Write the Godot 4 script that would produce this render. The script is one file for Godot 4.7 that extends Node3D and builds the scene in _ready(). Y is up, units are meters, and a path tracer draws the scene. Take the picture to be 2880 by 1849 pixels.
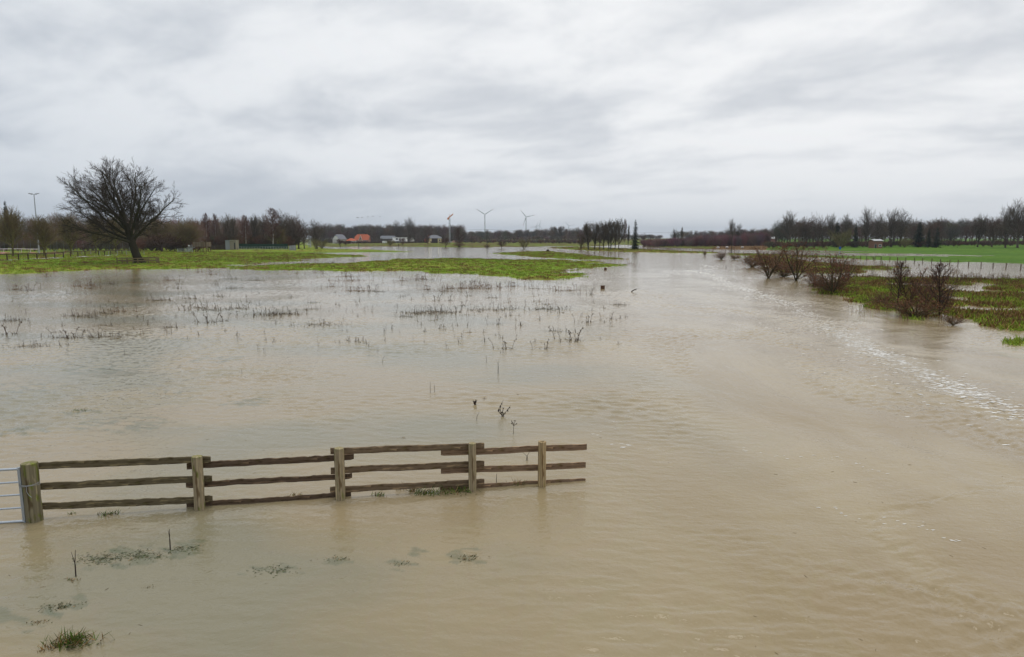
extends Node3D
# Flooded meadow and river seen from a bridge in winter. Metres, y up, still water at y = 0.

const F := 1900.0          # focal length in pixels of the 2880 x 1849 photograph
const CX := 1440.0
const CY := 924.5
const EYE := 5.2           # eye height over the water
var pitch := atan(254.5 / F)
var cp := cos(pitch)
var sp := sin(pitch)
var rng := RandomNumberGenerator.new()
var counts := {}
var lands := []            # land areas: polygon in x,z and how it rises
var n_edge: FastNoiseLite
var n_big: FastNoiseLite
var n_fine: FastNoiseLite
var n_wave: FastNoiseLite
var n_calm: FastNoiseLite
var M := {}

# ------------------------------------------------------------------ mesh builder
class MB:
	var v := PackedVector3Array()
	var n := PackedVector3Array()
	var c := PackedColorArray()
	var uv := PackedVector2Array()
	var ix := PackedInt32Array()
	func quad(a: Vector3, b: Vector3, cc: Vector3, d: Vector3, col: Color) -> void:   # clockwise from outside
		var nn := (cc - a).cross(b - a)
		if nn.length_squared() < 1e-14:
			nn = (d - a).cross(cc - a)
		nn = nn.normalized()
		var k := v.size()
		v.append(a); v.append(b); v.append(cc); v.append(d)
		for i in 4:
			n.append(nn); c.append(col)
		uv.append(Vector2(0, 0)); uv.append(Vector2(0, 1)); uv.append(Vector2(1, 1)); uv.append(Vector2(1, 0))
		ix.append(k); ix.append(k + 1); ix.append(k + 2); ix.append(k); ix.append(k + 2); ix.append(k + 3)
	func tri(a: Vector3, b: Vector3, cc: Vector3, col: Color) -> void:
		var nn := (cc - a).cross(b - a).normalized()
		var k := v.size()
		v.append(a); v.append(b); v.append(cc)
		for i in 3:
			n.append(nn); c.append(col); uv.append(Vector2(0, 0)); ix.append(k + i)
	func box(o: Vector3, s: Vector3, col: Color, t := Transform3D.IDENTITY) -> void:   # centre, size
		var h := s * 0.5
		var p := []
		for i in 8:
			p.append(t * (o + Vector3(h.x if i & 1 else -h.x, h.y if i & 2 else -h.y, h.z if i & 4 else -h.z)))
		quad(p[4], p[6], p[7], p[5], col); quad(p[1], p[3], p[2], p[0], col)
		quad(p[5], p[7], p[3], p[1], col); quad(p[0], p[2], p[6], p[4], col)
		quad(p[2], p[3], p[7], p[6], col); quad(p[0], p[4], p[5], p[1], col)
	func bar(a: Vector3, b: Vector3, w: float, h: float, col: Color) -> void:   # square bar from a to b
		var d := b - a
		var l := d.length()
		if l < 1e-5: return
		d /= l
		var s := d.cross(Vector3.UP)
		if s.length_squared() < 1e-4: s = Vector3.RIGHT
		s = s.normalized()
		var u := s.cross(d)
		box(Vector3(0, 0, 0), Vector3(w, h, l), col, Transform3D(Basis(s, u, -d), (a + b) * 0.5))
	func tube(p: PackedVector3Array, r: PackedFloat32Array, sides: int, col: Color, cap := false) -> void:
		var m := p.size()
		var k := v.size()
		var u := Vector3.ZERO
		var along := 0.0
		for i in m:
			var d: Vector3 = (p[mini(i + 1, m - 1)] - p[maxi(i - 1, 0)]).normalized()
			if i == 0:
				u = d.cross(Vector3(0.31, 0.17, 0.93)).normalized()
			else:
				u = (u - d * u.dot(d)).normalized()
				along += p[i].distance_to(p[i - 1])
			var w := d.cross(u)
			for s in sides + (1 if sides > 4 else 0):
				var q := TAU * s / sides
				var o := u * cos(q) + w * sin(q)
				v.append(p[i] + o * r[i]); n.append(o); c.append(col)
				uv.append(Vector2(float(s) / sides, along))
		var row := sides + (1 if sides > 4 else 0)
		for i in m - 1:
			for s in sides:
				var t := s + 1 if sides > 4 else (s + 1) % sides
				var a := k + i * row + s
				var d2 := k + i * row + t
				ix.append(a); ix.append(a + row); ix.append(d2 + row); ix.append(a); ix.append(d2 + row); ix.append(d2)
		if cap:
			var b := v.size()
			var d3 := (p[m - 1] - p[m - 2]).normalized()
			v.append(p[m - 1]); n.append(d3); c.append(col); uv.append(Vector2(0.5, 0.5))
			for s in sides:
				v.append(v[k + (m - 1) * row + s]); n.append(d3); c.append(col); uv.append(Vector2(0.5, 0.5))
			for s in sides:
				ix.append(b); ix.append(b + 1 + (s + 1) % sides); ix.append(b + 1 + s)
	func blade(a: Vector3, b: Vector3, side: Vector3, col: Color) -> void:   # thin leaf with two faces' worth of width
		var nn := side.cross(b - a).normalized()
		var k := v.size()
		var mid := a.lerp(b, 0.5) + side * 0.1
		v.append(a - side * 0.5); v.append(a + side * 0.5); v.append(mid + side * 0.45); v.append(mid - side * 0.45); v.append(b)
		for i in 5:
			n.append(nn); c.append(col); uv.append(Vector2.ZERO)
		for i in [0, 2, 1, 0, 3, 2, 3, 4, 2]: ix.append(k + i)
	func mesh() -> ArrayMesh:
		var a := []
		a.resize(Mesh.ARRAY_MAX)
		a[Mesh.ARRAY_VERTEX] = v; a[Mesh.ARRAY_NORMAL] = n; a[Mesh.ARRAY_COLOR] = c
		a[Mesh.ARRAY_TEX_UV] = uv; a[Mesh.ARRAY_INDEX] = ix
		var m := ArrayMesh.new()
		m.add_surface_from_arrays(Mesh.PRIMITIVE_TRIANGLES, a)
		return m

# ------------------------------------------------------------------ naming
func numbered(called: String) -> String:
	var k: int = counts.get(called, 0)
	counts[called] = k + 1
	return called if k == 0 else "%s_%03d" % [called, k]

func thing(called: String, label: String, category: String, at := Vector3.ZERO, group := "") -> Node3D:
	var o := Node3D.new()
	o.name = numbered(called)
	add_child(o, true)
	o.position = at
	o.set_meta("label", label); o.set_meta("category", category)
	if group: o.set_meta("group", group)
	return o

func part(called: String, m, mat: Material, parent: Node, label := "") -> MeshInstance3D:
	var o := MeshInstance3D.new()
	o.name = called
	o.mesh = m.mesh() if m is MB else m
	o.material_override = mat
	parent.add_child(o, true)
	if label: o.set_meta("label", label)
	return o

func copy(proto: Node3D, at: Vector3, label: String, group := "") -> Node3D:
	var o: Node3D = proto.duplicate()
	o.name = numbered(proto.get_meta("called"))
	o.position = at
	add_child(o, true)
	o.set_meta("label", label)
	o.set_meta("category", proto.get_meta("category"))
	if group: o.set_meta("group", group)
	return o

func solo(called: String, m, mat: Material, label: String, category: String, group := "") -> MeshInstance3D:
	var o := part(numbered(called), m, mat, self)
	o.set_meta("label", label); o.set_meta("category", category)
	if group: o.set_meta("group", group)
	return o

func many(called: String, mesh: Mesh, mat: Material, where: Array, cols: Array, label: String, category: String, parent: Node = null) -> MultiMeshInstance3D:
	var mm := MultiMesh.new()
	mm.transform_format = MultiMesh.TRANSFORM_3D
	mm.use_colors = cols.size() > 0
	mm.mesh = mesh
	mm.instance_count = where.size()
	for i in where.size():
		mm.set_instance_transform(i, where[i])
		if cols.size(): mm.set_instance_color(i, cols[i])
	var o := MultiMeshInstance3D.new()
	o.multimesh = mm
	o.material_override = mat
	o.set_meta("kind", "stuff")
	if parent:
		o.name = called
		parent.add_child(o, true)
	else:
		o.name = numbered(called)
		add_child(o, true)
		o.set_meta("label", label); o.set_meta("category", category)
	return o

# ------------------------------------------------------------------ photograph pixels to places
func gp(px: float, py: float, h := 0.0) -> Vector3:      # where the sight line meets the level h
	var a := (px - CX) / F
	var b := (CY - py) / F
	var d := Vector3(a, b * cp - sp, -cp - b * sp)
	var t := (h - EYE) / d.y
	return Vector3(0, EYE, 0) + d * t

func spot(px: float, py: float) -> Vector3:              # where the sight line meets the ground
	var h := 0.0
	var p := gp(px, py, h)
	for i in 6:
		h = lerpf(h, minf(maxf(ground(p.x, p.z), 0.0), 4.5), 0.7)
		p = gp(px, py, h)
	p.y = maxf(ground(p.x, p.z), 0.0)
	return p

func away(px: float, dist: float) -> Vector3:            # on the ground at a known distance
	var z := -dist
	var x := (px - CX) / F * dist
	for i in 2:
		var y := maxf(ground(x, z), 0.0)
		x = (px - CX) / F * (-z * cp - (y - EYE) * sp)
	return Vector3(x, maxf(ground(x, z), 0.0), z)

func up_to(base: Vector3, py: float) -> float:           # height of what ends at that pixel row over that base
	var k := (CY - py) / F
	return EYE + base.z * (sp - k * cp) / (cp + k * sp)

func wide(base: Vector3, pixels: float) -> float:
	return pixels * (-base.z * cp - (base.y - EYE) * sp) / F

func rnd(a: float, b: float) -> float:
	return rng.randf_range(a, b)

func lin(r: int, g: int, b: int) -> Color:
	return Color8(r, g, b).srgb_to_linear()

# ------------------------------------------------------------------ the ground's height
func add_land(pixels: Array, slope: float, top: float, rough: float, kind: int) -> void:
	var poly := PackedVector2Array()
	for p in pixels:
		var w := gp(p[0], p[1])
		poly.append(Vector2(w.x, w.z))
	var r := Rect2(poly[0], Vector2.ZERO)
	for q in poly: r = r.expand(q)
	lands.append({"p": poly, "r": r.grow(10.0), "slope": slope, "top": top, "rough": rough, "kind": kind})

func land(x: float, z: float) -> Vector2:                # height without fine noise, kind of land
	var best := -0.6
	var kind := -1.0
	var q := Vector2(x, z)
	for l in lands:
		if not l.r.has_point(q): continue
		var poly: PackedVector2Array = l.p
		var near := 1e9
		var m := poly.size()
		for i in m:
			var e := Geometry2D.get_closest_point_to_segment(q, poly[i], poly[(i + 1) % m])
			near = minf(near, e.distance_squared_to(q))
		near = sqrt(near)
		var h: float
		if Geometry2D.is_point_in_polygon(q, poly):
			h = minf(near * l.slope, l.top * (1.0 - exp(-near * l.slope * 1.5 / l.top)))
		else:
			h = maxf(-0.6, -near * maxf(l.slope, 0.05))
		if h > -0.25:
			h += l.rough * (n_edge.get_noise_2d(x, z) + 0.45 * n_fine.get_noise_2d(x, z))
		if h > best:
			best = h
			kind = l.kind
	return Vector2(best, kind)

func ground(x: float, z: float) -> float:
	return land(x, z).x

func wave(x: float, z: float) -> float:
	var r := Vector2(x, z).length()
	var fade := clampf(1.3 - r / 140.0, 0.0, 1.0)
	if fade <= 0.0: return 0.0
	# the open river runs to the east of a line from the bridge to the far bend
	var wx := n_calm.get_noise_2d(x * 0.8 + 210.0, z * 0.8) * 6.0
	var wz := n_calm.get_noise_2d(x * 0.8, z * 0.8 - 130.0) * 6.0
	var side := x - (4.0 - z * 0.045) + wx * 0.6
	var river := clampf(side / 3.0 + 0.5, 0.0, 1.0)
	var h := 0.0
	if river < 1.0:
		var a := smoothstep(-0.30, 0.22, n_calm.get_noise_2d(x + wx * 0.5, (z + wz) * 1.5) - (0.10 if z > -16.0 else 0.0)) * 0.95 + 0.28
		h += (1.0 - river) * a * 0.042 * n_wave.get_noise_2d(x * 1.2 + z * 0.25 + wx * 0.3, z * 3.4 - x * 0.3)
	if river > 0.0:
		# patches of ruffled water between smooth boils, drawn out and curled by the current
		var c2 := smoothstep(-0.06, 0.16, n_calm.get_noise_2d((x + wx) * 1.8 - 40.0, (z + wz) * 0.9))
		var c3 := smoothstep(0.05, 0.0, absf(n_calm.get_noise_2d((x + wx) * 1.1 + 77.0, (z + wz) * 0.7)))
		h += river * ((c2 * 0.042 + c3 * 0.036 + 0.003) * n_wave.get_noise_2d((x + wx * 0.3) * 2.0 + z * 0.8, (z + wz * 0.3) * 2.4) + 0.05 * n_wave.get_noise_2d((x + wx) * 0.30 + 300.0, (z + wz) * 0.2))
	return h * fade

# ------------------------------------------------------------------ materials
func mat(rough := 0.9, col := Color.WHITE, spec := 0.3) -> StandardMaterial3D:
	var m := StandardMaterial3D.new()
	m.vertex_color_use_as_albedo = true
	m.albedo_color = col
	m.roughness = rough
	m.metallic_specular = spec
	return m

func noise(kind: int, freq: float, oct: int, s: int) -> FastNoiseLite:
	var n := FastNoiseLite.new()
	n.noise_type = kind
	n.frequency = freq
	n.fractal_octaves = oct
	if oct == 1: n.fractal_type = FastNoiseLite.FRACTAL_NONE
	n.seed = s
	return n

func noise_tex(n: FastNoiseLite, size: int, lo: Color, hi: Color) -> ImageTexture:
	var im := n.get_seamless_image(size, size)
	var src := im.get_data()
	var out := PackedByteArray()
	out.resize(size * size * 3)
	var k := 0
	for i in src.size():
		var t := src[i] / 255.0
		out[k] = int(255.0 * lerpf(lo.r, hi.r, t)); out[k + 1] = int(255.0 * lerpf(lo.g, hi.g, t)); out[k + 2] = int(255.0 * lerpf(lo.b, hi.b, t))
		k += 3
	return ImageTexture.create_from_image(Image.create_from_data(size, size, false, Image.FORMAT_RGB8, out))

func wood_tex(s: int, lichen: float, contrast: float) -> Array:           # weathered board: grain along u, pale lichen and dark rot
	var w := 512
	var h := 128
	var a := noise(FastNoiseLite.TYPE_PERLIN, 0.03, 2, s)
	var b := noise(FastNoiseLite.TYPE_PERLIN, 0.045, 3, s + 1)
	var d := noise(FastNoiseLite.TYPE_CELLULAR, 0.05, 1, s + 2)
	var im := Image.create(w, h, false, Image.FORMAT_RGB8)
	var hm := Image.create(w, h, false, Image.FORMAT_L8)
	for y in h:
		for x in w:
			var grain := 0.5 + 0.5 * a.get_noise_2d(x * 0.03, y * 2.6)
			var blot := b.get_noise_2d(x * 0.16, y * 0.6)
			var t := 0.97 + contrast * (grain - 0.5) * 1.6
			var col := Color(t, t, t)
			if blot > lichen:
				col = col.lerp(Color(2.4, 2.35, 2.1), clampf((blot - lichen) * 6.0, 0.0, 0.7))
			elif blot < -0.2:
				col = col.lerp(Color(0.38, 0.30, 0.22), clampf((-0.2 - blot) * 4.0, 0.0, 0.8))
			var moss := b.get_noise_2d(x * 0.3 + 900.0, y * 0.8)
			if moss > 0.3:
				col = col.lerp(Color(0.62, 0.72, 0.25), clampf((moss - 0.3) * 5.0, 0.0, 0.5))
			col *= 0.5
			im.set_pixel(x, y, Color(minf(col.r, 1), minf(col.g, 1), minf(col.b, 1)).linear_to_srgb())
			hm.set_pixel(x, y, Color(grain, grain, grain))
	return [ImageTexture.create_from_image(im), ImageTexture.create_from_image(hm)]

func make_materials() -> void:
	M.plain = mat(0.85)
	M.bark = mat(0.95, Color.WHITE, 0.2)
	M.leaf = mat(0.8, Color.WHITE, 0.25)
	M.leaf.backlight_enabled = true
	M.leaf.backlight = Color(0.3, 0.3, 0.2)
	M.metal = mat(0.45, Color.WHITE, 0.5)
	M.metal.metallic = 0.6
	M.glass = mat(0.08, Color.WHITE, 0.6)
	var g := mat(0.95, Color.WHITE, 0.15)
	g.albedo_texture = noise_tex(noise(FastNoiseLite.TYPE_SIMPLEX, 0.03, 5, 5), 512, Color(0.62, 0.62, 0.58), Color(1.0, 1.0, 1.0))
	g.uv1_triplanar = true
	g.uv1_world_triplanar = true
	g.uv1_scale = Vector3(0.11, 0.11, 0.11)
	M.ground = g
	var wd := wood_tex(21, 0.2, 0.6)
	var w := mat(0.9, Color.WHITE, 0.25)
	w.albedo_texture = wd[0]
	w.heightmap_enabled = true
	w.heightmap_texture = wd[1]
	w.heightmap_scale = 0.5
	M.wood = w
	var wd2 := wood_tex(57, 0.42, 0.95)
	var w2: StandardMaterial3D = w.duplicate()
	w2.albedo_texture = wd2[0]
	w2.heightmap_texture = wd2[1]
	M.post = w2
	# silty water: opaque suspension under a smooth surface, small ripples as a normal map
	var wt := mat(0.06, Color.WHITE, 0.36)
	var rip := NoiseTexture2D.new()
	rip.width = 1024; rip.height = 1024
	rip.seamless = true
	rip.as_normal_map = true
	rip.bump_strength = 2.2
	rip.noise = noise(FastNoiseLite.TYPE_SIMPLEX_SMOOTH, 0.018, 4, 77)
	rip.noise.fractal_gain = 0.62
	wt.normal_enabled = true
	wt.normal_texture = rip
	wt.normal_scale = 1.0
	M.water = wt

# ------------------------------------------------------------------ trees
var T := {}

func env_dist(p: Vector3, d: Vector3) -> float:          # from p along d to the crown's outline
	var c: Vector3 = T.c
	var s: Vector3 = T.s
	var o := (p - c) / s
	var e := d / s
	var a := e.dot(e)
	var b := o.dot(e)
	var k := o.dot(o) - 1.0
	var disc := b * b - a * k
	if disc < 0.0: return 0.0
	return maxf(0.0, (-b + sqrt(disc)) / a)

func rnd_unit() -> Vector3:
	return Vector3(rng.randfn(), rng.randfn(), rng.randfn()).normalized()

func grow(pos: Vector3, dir: Vector3, L: float, r: float, lev: int) -> void:
	var ns: int = T.segs[lev]
	var last: bool = lev == T.levels
	var mb: MB = T.B if lev <= T.thick else T.C
	var pts := PackedVector3Array([pos])
	var rad := PackedFloat32Array([r])
	var p := pos
	var d := dir
	var step := L / ns
	var tip: float = r * T.taper[lev]
	for i in ns:
		d = (d + rnd_unit() * T.jit[lev] + Vector3.UP * T.trop[lev]).normalized()
		p += d * step
		pts.append(p)
		rad.append(lerpf(r, tip, float(i + 1) / ns))
	var col: Color = T.col[mini(lev, T.col.size() - 1)]
	col = col * rnd(0.8, 1.2)
	mb.tube(pts, rad, T.sides[lev], col)
	if last:
		if T.leaves > 0.0:
			for i in int(T.leaves) + (1 if rng.randf() < fmod(T.leaves, 1.0) else 0):
				var at := pts[rng.randi_range(1, ns)]
				var s: Vector3 = rnd_unit() * T.leaf
				T.L.blade(at, at + rnd_unit() * T.leaf * 1.3, s * 0.8, T.leafcol * rnd(0.6, 1.4))
		return
	var n: int = T.n[lev]
	var az := rnd(0, TAU)
	for k in n:
		var t := lerpf(T.t0[lev], 1.0, (k + rng.randf() * 0.9) / n)
		var ft := t * ns
		var i0 := mini(int(ft), ns - 1)
		var at := pts[i0].lerp(pts[i0 + 1], ft - i0)
		var ra := lerpf(rad[i0], rad[i0 + 1], ft - i0)
		var dd := (pts[i0 + 1] - pts[i0]).normalized()
		az += 2.4 + rnd(-0.5, 0.5)
		var pa := dd.cross(Vector3(0.2, 0.1, 0.97)).normalized()
		var perp := pa.rotated(dd, az)
		var ang: float = lerpf(T.ang[lev][0], T.ang[lev][1], t) + rnd(-0.16, 0.16)
		var cd := (dd * cos(ang) + perp * sin(ang)).normalized()
		if cd.y < T.down and lev > 0: cd.y = lerpf(cd.y, T.down, 0.7)
		cd = cd.normalized()
		var reach := env_dist(at, cd)
		var cl: float
		if lev == 0 and T.fill:
			cl = reach * rnd(0.78, 0.98)
		else:
			cl = minf(L * T.ratio[lev] * (1.15 - 0.55 * t) * rnd(0.7, 1.25), reach + 0.55 * L * T.ratio[lev])
		if cl < T.minlen: continue
		grow(at, cd, cl, maxf(ra * T.rr[lev], T.rmin), lev + 1)

func tree_proto(called: String, category: String, o: Dictionary) -> Node3D:
	# a tree of height o.h built at the origin, kept out of the scene until it is copied
	rng.seed = o.seed
	T = {"levels": 3, "thick": 1, "segs": [5, 5, 4, 2], "taper": [0.55, 0.3, 0.3, 0.4], "jit": [0.06, 0.14, 0.16, 0.2], "trop": [0.0, 0.03, 0.03, 0.03],
		"sides": [8, 5, 4, 3], "n": [9, 7, 6, 0], "t0": [0.35, 0.2, 0.2, 0.2], "ang": [[1.1, 0.3], [0.8, 0.5], [0.8, 0.5], [0.7, 0.5]], "ratio": [0.6, 0.5, 0.5, 0.5],
		"rr": [0.6, 0.55, 0.5, 0.5], "rmin": 0.012, "minlen": 0.12, "fill": true, "down": -0.15, "leaves": 0.0, "leaf": 0.08, "leafcol": Color(0.1, 0.04, 0.02),
		"col": [Color(0.04, 0.033, 0.025)], "stems": 1, "spread": 0.0, "B": MB.new(), "C": MB.new(), "L": MB.new()}
	T.merge(o, true)
	var h: float = o.h
	var w: float = o.w
	var base: float = o.base                               # where the crown begins
	T.c = o.get("off", Vector3.ZERO) + Vector3(0, base + (h - base) * o.get("mid", 0.45), 0)
	T.s = Vector3(w * 0.5, maxf(h - T.c.y, 0.1), w * 0.5)
	for s in T.stems:
		var d: Vector3 = o.get("lean", Vector3.UP)
		var at := Vector3.ZERO
		if T.stems > 1:
			var q: float = TAU * (s + rng.randf() * 0.7) / T.stems
			var out: float = T.spread * rnd(0.25, 1.0)
			d = Vector3(cos(q) * out, 1.0, sin(q) * out).normalized()
			at = Vector3(cos(q), 0, sin(q)) * 0.02 * w * rng.randf()
		var tl: float = o.trunk * (rnd(0.7, 1.0) if T.stems > 1 else 1.0)
		if T.stems > 1: tl = minf(tl, env_dist(at + Vector3.UP * 0.05, d))
		if T.stems == 1:
			# root flare
			T.B.tube(PackedVector3Array([Vector3(0, -0.3, 0), d * h * 0.012, d * h * 0.05]), PackedFloat32Array([o.r * 1.7, o.r * 1.25, o.r * 0.95]), 8, T.col[0])
		grow(at - d * 0.15, d, tl, o.r * (1.0 if T.stems == 1 else rnd(0.6, 1.0)), 0)
	var root := Node3D.new()
	root.set_meta("called", called)
	root.set_meta("category", category)
	part("trunk", T.B, M.bark, root)
	part("crown", T.C, M.bark, root)
	var box: AABB = root.get_child(1).mesh.get_aabb().merge(root.get_child(0).mesh.get_aabb())
	root.set_meta("h", box.end.y)
	root.set_meta("spread", o.get("wider", 1.25))
	root.set_meta("w", maxf(box.size.x, box.size.z) * 0.5 + minf(box.size.x, box.size.z) * 0.5)
	if T.L.v.size(): part("foliage", T.L, M.leaf, root)
	return root

func put_tree(proto: Node3D, at: Vector3, top_py: float, width_px: float, label: String, group := "", turn := -1.0) -> Node3D:
	var h := up_to(at, top_py) - at.y
	var w: float = wide(at, width_px) * proto.get_meta("spread", 1.25)
	h *= 1.03
	var o := copy(proto, at, label, group)
	var q := rng.randf() * TAU if turn < 0.0 else turn
	var ks: float = w / proto.get_meta("w")
	o.basis = Basis(Vector3.UP, q).scaled_local(Vector3(ks, h / proto.get_meta("h"), ks))
	return o

func conifer_proto(h: float, w: float, s: int, col: Color) -> Node3D:
	rng.seed = s
	var B := MB.new()
	var C := MB.new()
	B.tube(PackedVector3Array([Vector3(0, -0.3, 0), Vector3(0, h * 0.5, 0), Vector3(0, h, 0)]), PackedFloat32Array([w * 0.05, w * 0.03, 0.02]), 6, Color(0.05, 0.035, 0.025))
	var y := h * 0.06
	while y < h * 0.985:
		var t := y / h
		var reach := w * 0.5 * pow(1.0 - t, 0.8) * rnd(0.8, 1.1) + 0.12
		var nb := 6
		for k in nb:
			var q := TAU * (k + rng.randf()) / nb
			var out := Vector3(cos(q), 0, sin(q))
			var l := reach * rnd(0.55, 1.12)
			var a := Vector3(0, y, 0)
			var b := a + out * l + Vector3(0, -l * rnd(0.15, 0.4), 0)
			B.tube(PackedVector3Array([a, b]), PackedFloat32Array([0.03, 0.01]), 3, Color(0.04, 0.03, 0.02))
			var m := 7
			for j in m:
				var f := (j + 0.6) / m
				var p := a.lerp(b, f)
				var fan := (0.2 + 0.22 * l) * (1.1 - f * 0.7)
				for sd in [-1.0, 1.0]:
					var sidew: Vector3 = out.cross(Vector3.UP) * sd
					C.blade(p, p + (sidew * rnd(0.6, 1.0) + out * 0.8 + Vector3(0, rnd(-0.5, 0.05), 0)) * fan, (out * 0.6 + rnd_unit() * 0.4) * fan * 0.42, col * rnd(0.55, 1.5))
				C.blade(p, p + (out + Vector3(0, rnd(-0.9, 0.2), 0) + rnd_unit() * 0.4) * fan, (Vector3.UP + rnd_unit() * 0.8) * fan * 0.4, col * rnd(0.5, 1.4))
		y += h * 0.028 * rnd(0.8, 1.2)
	var root := Node3D.new()
	root.set_meta("called", "conifer_tree")
	root.set_meta("category", "tree")
	root.set_meta("h", h)
	root.set_meta("w", w)
	part("trunk", B, M.bark, root)
	part("crown", C, M.leaf, root)
	return root

# ------------------------------------------------------------------ scene
func _ready() -> void:
	var cam := Camera3D.new()
	cam.name = "camera"
	cam.fov = rad_to_deg(2.0 * atan(CY / F))
	cam.near = 0.1
	cam.far = 14000.0
	cam.position = Vector3(0, EYE, 0)
	cam.rotation = Vector3(-pitch, 0, 0)
	cam.current = true
	add_child(cam)
	var env := Environment.new()
	env.background_mode = Environment.BG_SKY
	var sky := Sky.new()
	var pm := PanoramaSkyMaterial.new()
	pm.panorama = cloud_sky()
	sky.sky_material = pm
	env.sky = sky
	env.tonemap_mode = Environment.TONE_MAPPER_LINEAR
	env.tonemap_exposure = 1.05
	env.fog_enabled = true
	env.fog_density = 0.00011
	env.fog_light_color = Color(0.86, 0.90, 0.95)
	env.sdfgi_enabled = true
	env.ssao_enabled = true
	env.ssil_enabled = true
	var we := WorldEnvironment.new()
	we.name = "world"
	we.environment = env
	add_child(we)
	var sun := DirectionalLight3D.new()
	sun.name = "sun"
	sun.light_energy = 0.5
	sun.light_angular_distance = 40.0
	sun.light_color = Color(1.0, 0.97, 0.93)
	sun.rotation_degrees = Vector3(-76, 165, 0)
	sun.shadow_enabled = true
	sun.sky_mode = DirectionalLight3D.SKY_MODE_LIGHT_ONLY
	add_child(sun)
	n_edge = noise(FastNoiseLite.TYPE_SIMPLEX, 0.06, 4, 3)
	n_big = noise(FastNoiseLite.TYPE_SIMPLEX, 0.02, 4, 8)
	n_fine = noise(FastNoiseLite.TYPE_SIMPLEX, 0.25, 3, 9)
	n_wave = noise(FastNoiseLite.TYPE_SIMPLEX_SMOOTH, 0.85, 4, 31)
	n_calm = noise(FastNoiseLite.TYPE_SIMPLEX_SMOOTH, 0.045, 3, 32)
	make_materials()
	set_lands()
	find_weed_beds()
	build_ground()
	build_water()
	build_all()

func cloud_sky() -> ImageTexture:
	var w := 3072
	var h := 1536
	var a := noise(FastNoiseLite.TYPE_SIMPLEX_SMOOTH, 0.62, 6, 12)
	a.fractal_gain = 0.6
	var b := noise(FastNoiseLite.TYPE_SIMPLEX_SMOOTH, 0.22, 4, 13)
	var out := PackedByteArray()
	out.resize(w * h * 3)
	var k := 0
	for y in h:
		var e := (0.5 - (y + 0.5) / h) * PI
		var se := maxf(sin(e), 0.0)
		var ce := cos(e)
		for x in w:
			if e < -0.03:
				out[k] = 176; out[k + 1] = 176; out[k + 2] = 172
				k += 3
				continue
			var q := (0.5 - (x + 0.5) / w) * TAU
			var dx := sin(q) * ce
			var dz := -cos(q) * ce
			var s := 1.35 / (se + 0.21)
			var px := dx * s
			var pz := dz * s
			# layered stratus drawn out by the wind, seen in perspective
			
			var m := b.get_noise_2d(px * 0.8 + 5.0, pz * 1.1 + 3.0)
			var k2 := b.get_noise_2d(px * 2.1 - 40.0, pz * 2.1)
			var n := a.get_noise_2d(px * 1.15 - pz * 0.45 + k2 * 0.35, pz * 1.6 + px * 0.8 + m * 0.6)
			# thicker cloud to the west (left), thinner to the east
			var west := clampf(0.5 - 0.5 * sin(q - 0.35), 0.0, 1.0)
			west *= west
			var low := exp(-se * 4.5)
			var t := clampf(0.74 + n * 0.75 + m * 0.7 - low * (0.14 + 0.6 * west), 0.0, 1.0)
			t = t * t * (3.0 - 2.0 * t)
			var dark := clampf(0.02 + west * (0.42 + 0.62 * low), 0.0, 0.85)
			var lo := Color(0.815, 0.83, 0.852).lerp(Color(0.50, 0.565, 0.645), dark)
			var hi := Color(0.972, 0.974, 0.977).lerp(Color(0.66, 0.715, 0.775), dark)
			var c := lo.lerp(hi, t)
			# the layers close up to an even grey above the horizon
			var flat := exp(-se * 16.0)
			c = c.lerp(Color(0.845, 0.865, 0.885).lerp(Color(0.58, 0.645, 0.71), dark), flat * 0.85)
			out[k] = int(c.r * 255.0); out[k + 1] = int(c.g * 255.0); out[k + 2] = int(c.b * 255.0)
			k += 3
	return ImageTexture.create_from_image(Image.create_from_data(w, h, false, Image.FORMAT_RGB8, out))

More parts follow.
